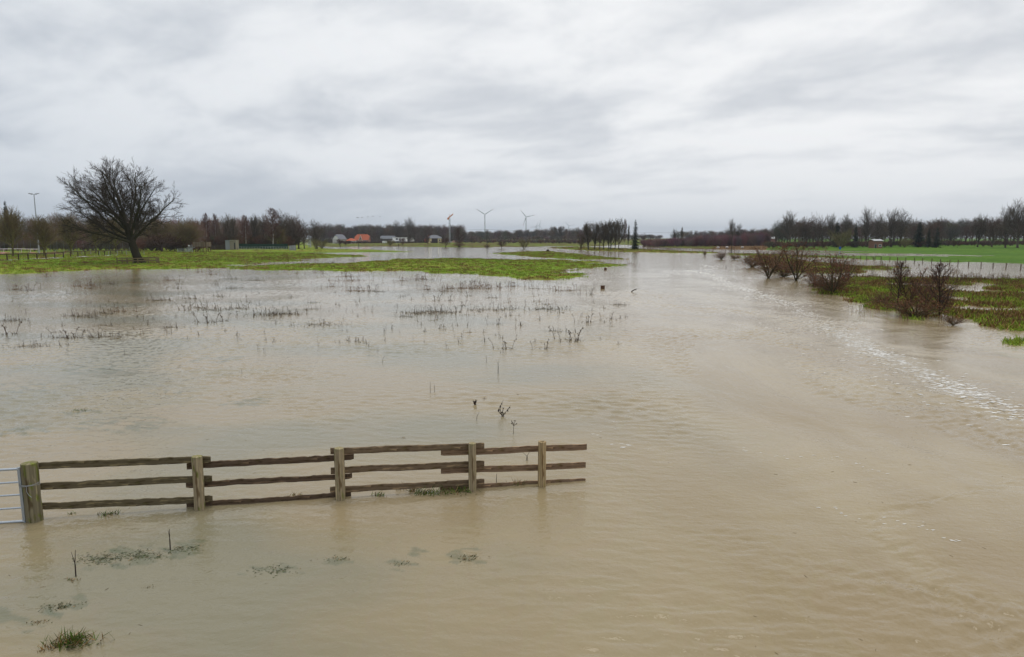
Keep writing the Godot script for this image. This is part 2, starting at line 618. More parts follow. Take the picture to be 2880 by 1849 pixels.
func set_lands() -> void:
	# kinds: 0 meadow, 1 young crop, 2 rough scrub land, 3 tussocky bank
	# left meadow with the grass strip and the creek
	add_land([[-1400, 830], [-500, 792], [0, 771], [250, 762], [480, 756.5], [680, 758], [960, 761.5], [1120, 763], [1260, 768], [1400, 779], [1525, 787], [1587, 783], [1625, 773], [1612, 762], [1675, 753], [1757, 745.5],
		[1650, 735.5], [1550, 732], [1400, 729.5], [1300, 728], [1130, 729], [1060, 735], [980, 740], [880, 743], [780, 746], [700, 749.5], [655, 748.6], [700, 744.5], [760, 739.5], [840, 734], [870, 727], [960, 724.5],
		[1050, 721], [1020, 719], [920, 716], [864, 712.5], [960, 711], [1060, 709.8], [1180, 708.6], [1120, 706], [1040, 702.5], [930, 700.5], [905, 697], [870, 688], [840, 676], [840, 671.5], [-2600, 671.5]], 0.018, 0.75, 0.16, 0)
	# far low strip in the flood
	add_land([[1380, 713], [1480, 708], [1540, 707], [1600, 713], [1700, 724], [1740, 729.5], [1650, 730.5], [1540, 726], [1450, 718]], 0.02, 0.25, 0.12, 0)
	# far land beyond the flood
	add_land([[860, 689], [932, 695], [1000, 694], [1120, 694], [1180, 695], [1300, 697], [1360, 697.5], [1425, 695], [1470, 695.5], [1520, 694], [1560, 693], [1640, 694.5], [1700, 693], [1740, 689], [1790, 690], [1850, 695], [1900, 698.5], [1990, 701.5], [2060, 703.0],
		[2190, 703.8], [2320, 705.2], [2430, 708.2], [2360, 709], [2280, 710.3], [2450, 712.4], [2640, 716], [2760, 719], [2640, 720.5], [2500, 720.7], [2400, 719.8], [2280, 718], [2150, 714.6], [2060, 712.6], [2040, 713.4], [2100, 717], [2250, 723.5], [2400, 729], [2634, 737], [2900, 743], [3600, 760], [4600, 671.5], [840, 671.5]], 0.0085, 3.2, 0.14, 2)
	# bank with the poplars
	add_land([[1550, 698], [1627, 703.5], [1675, 706.5], [1775, 709.5], [1900, 712], [2012, 712.6], [2000, 710], [1875, 704.5], [1775, 700], [1640, 696], [1560, 696]], 0.03, 0.35, 0.12, 3)
	# islands on the right bank
	add_land([[2078, 716], [2120, 724], [2160, 735], [2215, 755], [2232, 765], [2330, 767], [2389, 760], [2512, 759], [2480, 752.5], [2433, 750], [2350, 744], [2280, 738], [2200, 727], [2140, 718]], 0.05, 0.2, 0.26, 3)
	add_land([[2405, 786], [2480, 789], [2560, 796], [2650, 800], [2757, 803], [2880, 816], [3100, 830], [3100, 792], [2880, 792], [2757, 791], [2650, 789], [2540, 785], [2450, 783.5]], 0.05, 0.10, 0.46, 3)
	add_land([[2370, 808], [2433, 823], [2460, 833], [2525, 844], [2590, 862], [2648, 879], [2690, 890], [2744, 902], [2800, 920], [2880, 935], [3150, 985], [3150, 842], [2880, 838], [2700, 838], [2620, 828], [2540, 818], [2450, 806]], 0.06, 0.12, 0.44, 3)

func land_color(x: float, z: float, kind: int, h: float) -> Color:
	var a := n_big.get_noise_2d(x, z)
	var b := n_edge.get_noise_2d(x * 2.2 + 50.0, z * 2.2)
	var f := n_fine.get_noise_2d(x, z)
	if h < -0.03: return Color(0.17, 0.14, 0.085)
	var c := Color(0.19, 0.31, 0.028).lerp(Color(0.31, 0.35, 0.052), clampf(0.42 + a * 0.9 + b * 0.5, 0.0, 1.0))
	if kind == 0:
		if b + f * 0.6 > 0.34: c = c.lerp(Color(0.15, 0.085, 0.035), 0.55)
	elif kind == 2:
		# crop field in the east, reed and scrub land else
		if x > -z * 0.33 - 12.0 and x > 60.0:
			c = Color(0.095, 0.20, 0.026).lerp(Color(0.125, 0.23, 0.03), 0.5 + a)
			if x < -z * 0.40 - 8.0 and z < -265.0: c = Color(0.24, 0.14, 0.06).lerp(Color(0.14, 0.085, 0.045), clampf(0.5 + b, 0.0, 1.0))
		else:
			c = c.lerp(Color(0.13, 0.085, 0.045), clampf(0.68 + b * 1.0 + a * 0.6, 0.1, 0.95))
	elif kind == 3:
		c = c.lerp(Color(0.27, 0.17, 0.055), clampf(0.28 + b * 1.8 + f * 0.6, 0.0, 0.9))
	return c * (1.0 + 0.25 * f)

func rows_and_columns(r0: float, r1: float, ratio: float, r2: float, ratio2: float) -> PackedFloat32Array:
	var r := PackedFloat32Array()
	var q := r0
	while q < r1:
		r.append(q)
		q *= ratio
	while q < r2:
		r.append(q)
		q *= ratio2
	r.append(r2)
	return r

func build_ground() -> void:
	var R := rows_and_columns(20.0, 900.0, 1.0095, 9000.0, 1.08)
	R.insert(0, 4.0)
	var A := PackedFloat32Array()
	var q := -PI
	while q < -0.8:
		A.append(q); q += 0.08
	q = -0.8
	while q < 0.8:
		A.append(q); q += 0.0026
	q = 0.8
	while q < PI:
		A.append(q); q += 0.08
	A.append(PI)
	var nr := R.size()
	var na := A.size()
	var mb := MB.new()
	var H := PackedFloat32Array()
	H.resize(nr * na)
	for i in nr:
		for j in na:
			var x := R[i] * sin(A[j])
			var z := -R[i] * cos(A[j])
			var l := land(x, z)
			var h := l.x
			H[i * na + j] = h
			mb.v.append(Vector3(x, h, z))
			mb.c.append(land_color(x, z, int(l.y), h))
			mb.n.append(Vector3.UP)
			mb.uv.append(Vector2(x, z))
	for i in range(1, nr - 1):
		for j in range(1, na - 1):
			var k := i * na + j
			var e1 := mb.v[k + na] - mb.v[k - na]
			var e2 := mb.v[k + 1] - mb.v[k - 1]
			mb.n[k] = e2.cross(e1).normalized()
			if mb.n[k].y < 0.0: mb.n[k] = -mb.n[k]
	for i in nr - 1:
		for j in na - 1:
			var k := i * na + j
			for t in [k, k + na, k + na + 1, k, k + na + 1, k + 1]: mb.ix.append(t)
	var o := part("ground", mb, M.ground, self)
	o.set_meta("kind", "structure")
	o.set_meta("label", "flooded meadow ground with green and brown grass")

var weed_beds := []
func find_weed_beds() -> void:
	# drowned grass that shows through the shallow water: pixel, half width in pixels
	for b in [[390, 1562, 110], [270, 1576, 90], [520, 1545, 80], [770, 1605, 100], [170, 1700, 80], [50, 1740, 120], [950, 1573, 60], [1135, 1586, 60], [1322, 1566, 70], [1185, 1552, 50], [230, 1158, 60], [340, 1195, 130], [60, 1212, 90], [450, 1108, 60], [60, 1090, 120], [700, 1130, 90], [620, 1010, 90], [1100, 1000, 70], [300, 1040, 120]]:
		var c := gp(b[0], b[1])
		weed_beds.append(Vector3(c.x, c.z, wide(c, b[2])))

func silt(x: float, z: float) -> Color:
	# the river carries more silt than the water standing over the meadow, which is greyer and clearer
	var side := x - (2.5 - z * 0.02) + n_calm.get_noise_2d(x * 2.0 + 90.0, z * 2.0) * 4.0
	var river := clampf(side / 8.0 + 0.5, 0.0, 1.0)
	var p := n_big.get_noise_2d(x * 3.2 + 30.0, z * 5.0)
	var s := n_big.get_noise_2d(x * 9.0, z * 3.0 + 200.0)
	var c := Color(0.240, 0.195, 0.114).lerp(Color(0.188, 0.170, 0.112), clampf(0.35 + p * 1.6, 0.0, 1.0))
	var rv := Color(0.240, 0.186, 0.102).lerp(Color(0.284, 0.229, 0.135), clampf(0.4 + s * 1.3, 0.0, 1.0))
	c = c.lerp(rv, river)
	for b in (weed_beds if z > -50.0 and z < 0.0 and x < 3.0 else []):
		var dx: float = (x - b.x) / b.z
		var dz: float = (z - b.y) / (b.z * 0.75)
		var d := dx * dx + dz * dz
		if d < 1.0:
			var f := n_fine.get_noise_2d(x * 4.0 + z * 2.0, z * 12.0 - x * 4.0) * 0.9 + n_fine.get_noise_2d(x * 3.0, z * 3.0) * 0.7
			c = c.lerp(Color(0.085, 0.10, 0.06), clampf((1.0 - d) * 0.5 + f * 1.3 - 0.25, 0.0, 0.5))
	return c

func build_water() -> void:
	var R := rows_and_columns(6.5, 120.0, 1.0042, 9000.0, 1.05)
	R.insert(0, 2.0)
	var A := PackedFloat32Array()
	var q := -PI
	while q < -0.74:
		A.append(q); q += 0.08
	q = -0.74
	while q < 0.74:
		A.append(q); q += 0.00185
	q = 0.74
	while q < PI:
		A.append(q); q += 0.08
	A.append(PI)
	var nr := R.size()
	var na := A.size()
	var mb := MB.new()
	for i in nr:
		for j in na:
			var x := R[i] * sin(A[j])
			var z := -R[i] * cos(A[j])
			var inner: bool = absf(A[j]) < 0.8
			mb.v.append(Vector3(x, wave(x, z) if inner else 0.0, z))
			mb.c.append(silt(x, z))
			mb.n.append(Vector3.UP)
			var wx := n_calm.get_noise_2d(x * 0.7 + 500.0, z * 0.7) * 1.5
			mb.uv.append(Vector2((x + wx) / 5.3, (z + wx * 0.7) / 3.1))
	for i in range(1, nr - 1):
		for j in range(1, na - 1):
			var k := i * na + j
			var e1 := mb.v[k + na] - mb.v[k - na]
			var e2 := mb.v[k + 1] - mb.v[k - 1]
			var m := e2.cross(e1).normalized()
			mb.n[k] = m if m.y > 0.0 else -m
	for i in nr - 1:
		for j in na - 1:
			var k := i * na + j
			mb.ix.append(k); mb.ix.append(k + na); mb.ix.append(k + na + 1)
			mb.ix.append(k); mb.ix.append(k + na + 1); mb.ix.append(k + 1)
	var o := part("water", mb, M.water, self)
	o.set_meta("kind", "structure")
	o.set_meta("label", "silty brown flood water over the meadow and the river")

# ------------------------------------------------------------------ objects
func build_all() -> void:
	build_fence()
	build_gate()
	make_tree_kinds()
	build_oak()
	build_left_trees()
	build_sports_ground()
	build_platform()
	build_houses()
	build_far()
	build_right()
	build_bank_shrubs()
	build_small()
	build_weeds()
	build_grass()
	build_foam()

# ---- the broken post and rail fence in front
func fence_line(px: float, py: float, back: float) -> Vector3:
	var a := gp(97, 1465)
	var b := gp(1524, 1368)
	var along := (b - a).normalized()
	var nn := along.cross(Vector3.UP).normalized()        # away from the bridge
	if nn.z > 0.0: nn = -nn
	var o := a + nn * back
	var q := gp(px, py)
	var d := (q - Vector3(0, EYE, 0)).normalized()
	var t := (o - Vector3(0, EYE, 0)).dot(nn) / d.dot(nn)
	return Vector3(0, EYE, 0) + d * t

func rail(a: Vector3, b: Vector3, h: float, thick: float, s: int, col: Color, ragged: float) -> MB:
	var mb := MB.new()
	var r := RandomNumberGenerator.new()
	r.seed = s
	var nz := noise(FastNoiseLite.TYPE_SIMPLEX, 1.6, 4, s)
	var d := (b - a).normalized()
	var out := d.cross(Vector3.UP).normalized()
	var L := a.distance_to(b)
	var m := 46
	var rings := []
	for i in m + 1:
		var t := float(i) / m
		var c := a.lerp(b, t) + Vector3(0, nz.get_noise_2d(t * L * 0.2, 5.0) * 0.014, 0)
		var hi := h * 0.5 + ragged * nz.get_noise_2d(t * L * 2.4, 20.0) * 0.016
		var lo := h * 0.5 + ragged * nz.get_noise_2d(t * L * 1.2, 40.0) * 0.010
		if i == 0 or i == m:
			hi -= r.randf() * 0.02 * ragged
			lo -= r.randf() * 0.02 * ragged
		var bow := out * nz.get_noise_2d(t * L * 0.4, 60.0) * 0.02
		var ch := thick * 0.2
		var e := thick * 0.5
		rings.append([c + bow + Vector3(0, hi - ch, 0) - out * e, c + bow + Vector3(0, hi, 0) - out * (e - ch), c + bow + Vector3(0, hi, 0) + out * (e - ch), c + bow + Vector3(0, hi - ch, 0) + out * e,
			c + bow + Vector3(0, -lo + ch, 0) + out * e, c + bow + Vector3(0, -lo, 0) + out * (e - ch), c + bow + Vector3(0, -lo, 0) - out * (e - ch), c + bow + Vector3(0, -lo + ch, 0) - out * e])
	var off := r.randf()
	for i in m:
		for k in 8:
			var k2 := (k + 1) % 8
			var p: Array = rings[i]
			var q: Array = rings[i + 1]
			var at := mb.v.size()
			mb.quad(p[k], p[k2], q[k2], q[k], col)
			# which way out?
			var mid: Vector3 = (p[k] + q[k2]) * 0.5 - a.lerp(b, (i + 0.5) / m)
			if mb.n[at].dot(mid) < 0.0:
				for j in 4: mb.n[at + j] = -mb.n[at + j]
				var t0 := mb.ix.size() - 6
				var sw := mb.ix[t0 + 1]; mb.ix[t0 + 1] = mb.ix[t0 + 2]; mb.ix[t0 + 2] = sw
				sw = mb.ix[t0 + 4]; mb.ix[t0 + 4] = mb.ix[t0 + 5]; mb.ix[t0 + 5] = sw
			var v0 := k * 0.16 + off
			var v1 := (k + 1) * 0.16 + off
			if k == 3 or k == 7: v1 = v0 + 0.75
			var u0 := i * L / m / 1.3 + off
			var u1 := (i + 1) * L / m / 1.3 + off
			mb.uv[at] = Vector2(u0, v0); mb.uv[at + 1] = Vector2(u0, v1); mb.uv[at + 2] = Vector2(u1, v1); mb.uv[at + 3] = Vector2(u1, v0)
	for e in [0, m]:
		var p: Array = rings[e]
		for k in range(1, 7):
			if e == 0: mb.tri(p[0], p[k + 1], p[k], col * 0.8)
			else: mb.tri(p[0], p[k], p[k + 1], col * 0.8)
	return mb

func fence_post(base: Vector3, top: Vector3, r: float, s: int, col: Color, moss: float, square: bool) -> MB:
	var mb := MB.new()
	var nz := noise(FastNoiseLite.TYPE_SIMPLEX, 3.0, 3, s)
	var sides := 20
	var rings := 26
	var d := top - base
	var u := Vector3.RIGHT
	var w := Vector3.BACK
	for i in rings + 3:
		var t := minf(float(i) / rings, 1.0)
		var c := base + d * t
		var k := 1.0
		if i == rings + 1: k = 0.82
		if i == rings + 2: k = 0.0
		if i > rings: c.y += 0.012 if i == rings + 1 else 0.016
		for j in sides + 1:
			var q := TAU * j / sides
			var o := u * cos(q) + w * sin(q)
			var rr := r * (1.0 + 0.09 * nz.get_noise_3d(o.x * 0.9, t * 0.4, o.z * 0.9) + 0.05 * nz.get_noise_3d(o.x * 3.0, t * 0.5, o.z * 3.0))
			if square:
				rr *= 0.92 / maxf(absf(cos(q + 0.3)), absf(sin(q + 0.3))) * 0.5 + 0.5
				if i >= rings: c.y = top.y + 0.02 * nz.get_noise_2d(j * 3.0, 2.0)
			mb.v.append(c + o * rr * k)
			mb.n.append(o if i <= rings else Vector3.UP)
			var cc := col
			# moss grows on the end grain and in streaks down the trunk
			var g := nz.get_noise_3d(o.x * 0.8, t * 1.2, o.z * 0.8 + 7.0)
			if i > rings - 1 or g > 0.33: cc = col.lerp(Color(0.30, 0.34, 0.08), moss * clampf((g + 0.45) * 1.2, 0.0, 1.0))
			mb.c.append(cc)
			mb.uv.append(Vector2(t * 0.8, float(j) / sides * 2.0))
	for i in rings + 2:
		for j in sides:
			var a := i * (sides + 1) + j
			var b := a + sides + 1
			# angle runs from x to z, which is clockwise from above
			for t in [a, b + 1, b, a, a + 1, b + 1]: mb.ix.append(t)
	return mb

func build_fence() -> void:
	var f := thing("wooden_fence", "weathered post and rail fence ending in the brown flood water", "fence")
	var posts := [[97, 1465, 1304, 0.135, 1.0, false], [561, 1432, 1285, 0.1, 1.0, false], [958, 1405, 1262, 0.096, 0.4, false], [1329, 1382, 1248, 0.08, 0.35, false], [1524, 1368, 1243, 0.082, 0.0, true]]
	var k := 0
	for p in posts:
		var b := gp(p[0], p[1])
		var dx := [15.0, -0.5, 1.5, 1.0, 1.0][k] as float
		var y := up_to(b, p[2])
		var lean: float = [0.0, 0.012, 0.0, 0.0, 0.0][k]
		var col := Color(0.30, 0.245, 0.155) if k > 0 else Color(0.19, 0.165, 0.105)
		if k == 4: col = Color(0.36, 0.27, 0.15)
		var tex_up := Color(2.0, 2.0, 2.0)
		part("post", fence_post(b + Vector3(0, -0.5, 0), Vector3(b.x + lean, y, b.z), p[3], 40 + k, col * tex_up, p[4], p[5]), M.post, f,
			["mossy thick round post beside the gate", "round post with bright green moss on its top", "", "", "square split post with bare brown wood"][k])
		k += 1
	# rails: from pixel, to pixel, height, raggedness
	var rails := [
		[105, 1311, 592, 1293, 0.118, 0.6], [108, 1369, 596, 1346, 0.12, 0.6], [115, 1424, 597, 1404, 0.12, 0.9],
		[525, 1312, 995, 1285, 0.112, 1.0], [523, 1366, 990, 1338, 0.10, 1.0], [524, 1421, 987, 1392, 0.10, 1.0],
		[929, 1270, 1362, 1254, 0.118, 0.5], [930, 1324, 1362, 1305, 0.118, 0.5], [928, 1378, 1362, 1356, 0.112, 0.6],
		[1240, 1274, 1650, 1258, 0.12, 0.5], [1240, 1325, 1647, 1309, 0.12, 0.4], [1238, 1374, 1646, 1353, 0.10, 0.4]]
	k = 0
	for r in rails:
		var back := 0.125 if (k / 3) % 2 == 0 else 0.162
		var c: Color = [Color(0.11, 0.09, 0.055), Color(0.095, 0.066, 0.045), Color(0.15, 0.11, 0.07), Color(0.19, 0.13, 0.085)][k / 3]
		part("rail", rail(fence_line(r[0], r[1], back), fence_line(r[2], r[3], back), r[4] * 1.12, 0.034, 70 + k, c * 2.2, r[5]), M.wood, f)
		k += 1

func build_gate() -> void:
	var g := thing("field_gate", "galvanised tubular steel field gate beside the mossy fence post", "gate")
	var steel := Color(0.38, 0.42, 0.46)
	var top := fence_line(52, 1315, -0.05)
	var foot := fence_line(69, 1468, -0.05)
	var a := gp(97, 1465)
	var b := gp(1524, 1368)
	var along := (a - b).normalized()
	var mb := MB.new()
	mb.bar(foot + Vector3(0, -0.06, 0), top, 0.05, 0.04, steel)
	part("stile", mb, M.metal, g)
	var far := along * 3.4
	var mb2 := MB.new()
	mb2.bar(foot + far + Vector3(0, -0.06, 0), top + far, 0.05, 0.04, steel)
	part("stile", mb2, M.metal, g)
	for t in [0.03, 0.27, 0.50, 0.74, 0.99]:
		var p := top.lerp(foot, t)
		var rad := 0.024 if t < 0.1 or t > 0.9 else 0.017
		var m3 := MB.new()
		m3.tube(PackedVector3Array([p, p + far]), PackedFloat32Array([rad, rad]), 10, steel * 1.1)
		part("bar", m3, M.metal, g)
	# the loop of chain that holds it to the post
	var wire := thing("wire_loop", "twisted wire loop tying the steel gate to its post", "wire")
	var c := Vector3(a.x, up_to(a, 1362), a.z)
	for turn in 3:
		var pts := PackedVector3Array()
		var rr := PackedFloat32Array()
		for i in 25:
			var q := TAU * i / 24.0
			pts.append(c + Vector3(cos(q) * 0.165 - 0.03, sin(q * 2.0 + turn) * 0.012 + turn * 0.016 - 0.01 * cos(q), sin(q) * 0.15))
			rr.append(0.0055)
		var m4 := MB.new()
		m4.tube(pts, rr, 5, Color(0.3, 0.31, 0.32))
		part("strand", m4, M.metal, wire)
	var tail := MB.new()
	tail.tube(PackedVector3Array([c + Vector3(0.02, 0, 0.15), c + Vector3(0.03, -0.09, 0.17), c + Vector3(0.06, -0.16, 0.16), c + Vector3(0.11, -0.19, 0.17)]), PackedFloat32Array([0.005, 0.005, 0.005, 0.004]), 5, Color(0.3, 0.31, 0.32))
	part("strand", tail, M.metal, wire)

# ---- kinds of trees
var K := {}
func make_tree_kinds() -> void:
	var grey := Color(0.115, 0.093, 0.07)
	var moss := Color(0.17, 0.15, 0.06)
	var red := Color(0.12, 0.074, 0.058)
	K.broad = tree_proto("bare_tree", "tree", {"t0": [0.25, 0.15, 0.15, 0.2], "h": 17.0, "w": 14.0, "base": 1.5, "trunk": 8.0, "r": 0.42, "seed": 1, "n": [16, 10, 8, 0], "ang": [[1.15, 0.2], [0.8, 0.5], [0.8, 0.5], [0, 0]], "ratio": [0.6, 0.5, 0.5, 0.5], "rmin": 0.042, "col": [grey, grey, grey * 0.9, red * 0.8]})
	K.broad2 = tree_proto("bare_tree", "tree", {"t0": [0.28, 0.15, 0.15, 0.2], "h": 18.0, "w": 12.0, "base": 2.5, "trunk": 10.0, "r": 0.38, "seed": 2, "n": [17, 10, 8, 0], "ang": [[1.0, 0.15], [0.7, 0.5], [0.8, 0.5], [0, 0]], "trop": [0.0, 0.06, 0.04, 0.03], "rmin": 0.04, "col": [grey, grey, grey, grey * 0.8]})
	K.upright = tree_proto("bare_tree", "tree", {"wider": 1.2, "t0": [0.2, 0.15, 0.15, 0.2], "h": 20.0, "w": 8.0, "base": 2.0, "trunk": 15.0, "r": 0.34, "seed": 3, "n": [27, 9, 7, 0], "ang": [[0.75, 0.25], [0.5, 0.4], [0.6, 0.5], [0, 0]], "trop": [0.02, 0.12, 0.08, 0.06], "rmin": 0.045, "col": [Color(0.075, 0.07, 0.055), Color(0.065, 0.06, 0.045), grey, grey]})
	K.oldoak = tree_proto("bare_tree", "tree", {"t0": [0.3, 0.15, 0.15, 0.2], "h": 19.0, "w": 15.0, "base": 3.0, "trunk": 9.0, "r": 0.45, "seed": 4, "n": [15, 10, 8, 0], "jit": [0.1, 0.26, 0.28, 0.3], "ang": [[1.1, 0.2], [0.9, 0.6], [0.9, 0.6], [0, 0]], "rmin": 0.045, "col": [grey * 0.8, grey * 0.8, grey * 0.8, grey * 0.7]})
	K.birch = tree_proto("birch_tree", "tree", {"wider": 1.1, "t0": [0.22, 0.15, 0.15, 0.2], "h": 18.0, "w": 6.5, "base": 2.0, "trunk": 17.0, "r": 0.2, "seed": 5, "n": [32, 9, 7, 0], "ang": [[0.8, 0.4], [0.6, 0.5], [0.8, 0.6], [0, 0]], "trop": [0.02, 0.04, -0.04, -0.12], "down": -0.8, "rmin": 0.038, "thick": 0,
		"col": [Color(0.42, 0.39, 0.36), Color(0.12, 0.075, 0.065), red * 1.2, Color(0.13, 0.07, 0.062)]})
	K.mossy = tree_proto("young_maple_tree", "tree", {"wider": 1.0, "h": 12.0, "w": 9.0, "base": 1.6, "trunk": 6.0, "r": 0.24, "seed": 6, "n": [22, 12, 9, 0], "t0": [0.38, 0.12, 0.15, 0.2], "ang": [[1.2, 0.2], [0.6, 0.5], [0.7, 0.5], [0, 0]], "trop": [0.0, 0.1, 0.07, 0.05], "rmin": 0.034,
		"col": [Color(0.12, 0.105, 0.035), moss, moss * 1.2, Color(0.15, 0.115, 0.062)]})
	K.willow = tree_proto("willow_bush", "bush", {"h": 6.0, "w": 6.0, "base": 0.2, "trunk": 4.5, "r": 0.09, "stems": 9, "spread": 0.85, "seed": 7, "levels": 2, "thick": 0, "n": [9, 7, 0], "segs": [5, 4, 3], "fill": false, "ratio": [0.55, 0.5, 0.5], "t0": [0.1, 0.2, 0.2], "ang": [[0.5, 0.4], [0.6, 0.5], [0, 0]], "trop": [0.02, 0.06, 0.05], "sides": [5, 4, 3],
		"rmin": 0.028, "col": [moss * 0.9, Color(0.13, 0.12, 0.045), Color(0.16, 0.14, 0.06)]})
	K.alder = tree_proto("alder_bush", "bush", {"jit": [0.12, 0.24, 0.28], "mid": 0.38, "h": 6.5, "w": 6.0, "base": 0.3, "trunk": 5.8, "r": 0.1, "stems": 5, "spread": 0.45, "seed": 8, "levels": 2, "thick": 0, "n": [15, 8, 0], "segs": [6, 4, 3], "fill": false, "ratio": [0.5, 0.45, 0.5], "t0": [0.08, 0.2, 0.2], "ang": [[0.95, 0.6], [0.7, 0.5], [0, 0]], "sides": [6, 4, 3], "rmin": 0.018,
		"leaves": 0.9, "leaf": 0.13, "leafcol": Color(0.17, 0.065, 0.04), "col": [Color(0.07, 0.062, 0.032), Color(0.085, 0.065, 0.042), Color(0.14, 0.078, 0.052)]})
	K.brush = tree_proto("alder_bush", "bush", {"jit": [0.14, 0.28, 0.3], "h": 3.6, "w": 6.0, "base": 0.0, "trunk": 3.2, "r": 0.05, "stems": 22, "spread": 1.7, "seed": 9, "levels": 2, "thick": 0, "n": [8, 5, 0], "segs": [5, 3, 2], "fill": false, "ratio": [0.5, 0.5, 0.5], "t0": [0.15, 0.2, 0.2], "ang": [[0.7, 0.5], [0.7, 0.5], [0, 0]], "sides": [4, 3, 3], "rmin": 0.015, "mid": 0.1,
		"leaves": 0.7, "leaf": 0.11, "leafcol": Color(0.15, 0.06, 0.03), "col": [Color(0.085, 0.076, 0.038), Color(0.10, 0.07, 0.042), Color(0.16, 0.095, 0.058)]})
	K.sapling = tree_proto("alder_sapling", "sapling", {"mid": 0.3, "h": 7.5, "w": 4.6, "base": 0.5, "trunk": 7.2, "r": 0.085, "seed": 10, "levels": 2, "thick": 0, "n": [36, 12, 0], "segs": [7, 4, 3], "ratio": [0.4, 0.45, 0.5], "t0": [0.12, 0.25, 0.2], "ang": [[0.9, 0.5], [0.7, 0.5], [0, 0]], "trop": [0.02, 0.05, 0.03], "sides": [6, 4, 3], "rmin": 0.024,
		"leaves": 0.8, "leaf": 0.12, "leafcol": Color(0.1, 0.04, 0.028), "col": [Color(0.035, 0.032, 0.02), Color(0.05, 0.04, 0.03), Color(0.07, 0.045, 0.035)]})
	K.thorn = tree_proto("hawthorn_bush", "bush", {"h": 5.0, "w": 5.0, "base": 1.0, "trunk": 2.5, "r": 0.16, "seed": 11, "n": [12, 9, 7, 0], "jit": [0.15, 0.3, 0.3, 0.3], "rmin": 0.035, "minlen": 0.12, "col": [Color(0.05, 0.035, 0.028), red * 0.8, red * 0.8, red * 0.8]})
	# light copies for the woods far off
	K.wood = tree_proto("bare_tree", "tree", {"h": 18.0, "w": 11.0, "base": 1.0, "trunk": 10.0, "r": 0.34, "seed": 12, "levels": 3, "n": [19, 8, 5, 0], "segs": [4, 3, 2, 1], "sides": [5, 4, 3, 3], "rmin": 0.045, "ang": [[1.0, 0.15], [0.8, 0.5], [0.8, 0.5], [0, 0]], "trop": [0, 0.08, 0.06, 0.05], "col": [Color(1, 1, 1) * 0.8, Color(1, 1, 1)]})
	K.farwood = tree_proto("bare_tree", "tree", {"h": 18.0, "w": 11.0, "base": 1.0, "trunk": 10.0, "r": 0.34, "seed": 16, "levels": 3, "n": [15, 7, 5, 0], "segs": [4, 3, 2, 1], "sides": [5, 4, 3, 3], "rmin": 0.085, "ang": [[1.0, 0.15], [0.8, 0.5], [0.8, 0.5], [0, 0]], "trop": [0, 0.08, 0.06, 0.05], "col": [Color(1, 1, 1) * 0.8, Color(1, 1, 1)]})
	K.scrub = tree_proto("willow_bush", "bush", {"h": 6.0, "w": 5.5, "base": 0.2, "trunk": 5.6, "r": 0.06, "stems": 10, "spread": 0.5, "seed": 13, "levels": 2, "thick": 0, "n": [11, 6, 0], "segs": [3, 2, 1], "fill": false, "ratio": [0.5, 0.45, 0.4], "t0": [0.15, 0.15, 0.15, 0.2], "ang": [[0.5, 0.35], [0.5, 0.4], [0, 0]], "trop": [0.03, 0.08, 0.06], "sides": [4, 3, 3], "rmin": 0.035, "col": [Color(1, 1, 1)]})
	K.fir = conifer_proto(16.0, 6.5, 14, Color(0.018, 0.035, 0.016))
	K.pine = conifer_proto(12.0, 6.0, 15, Color(0.016, 0.03, 0.016))

func joined(proto: Node3D) -> ArrayMesh:                  # trunk and crown as one mesh, for masses of trees
	var st := SurfaceTool.new()
	st.begin(Mesh.PRIMITIVE_TRIANGLES)
	for c in proto.get_children():
		st.append_from(c.mesh, 0, Transform3D.IDENTITY)
	return st.commit()

func mass(called: String, proto: Node3D, list: Array, label: String, category: String) -> void:
	# list: [pixel from, pixel to, distance from, distance to, top pixel from, top pixel to, width px, how many, colour]
	var xf := []
	var cols := []
	for l in list:
		for i in int(l[7]):
			var px := lerpf(l[0], l[1], (i + rng.randf()) / l[7])
			var f: float = (px - l[0]) / maxf(1.0, l[1] - l[0])
			var at := away(px, rnd(l[2], l[3]))
			if at.y <= 0.0: at.y = -0.2
			var h := (up_to(at, lerpf(l[4], l[5], f)) - at.y) * rnd(0.72, 1.08)
			var w := wide(at, l[6]) * rnd(0.9, 1.5)
			var ks: float = w / proto.get_meta("w")
			xf.append(Transform3D(Basis(Vector3.UP, rng.randf() * TAU).scaled_local(Vector3(ks, h / proto.get_meta("h"), ks)), at))
			var c: Color = l[8]
			cols.append(Color(c.r * rnd(0.75, 1.25), c.g * rnd(0.8, 1.15), c.b * rnd(0.8, 1.2)))
	many(called, joined(proto), M.bark, xf, cols, label, category)

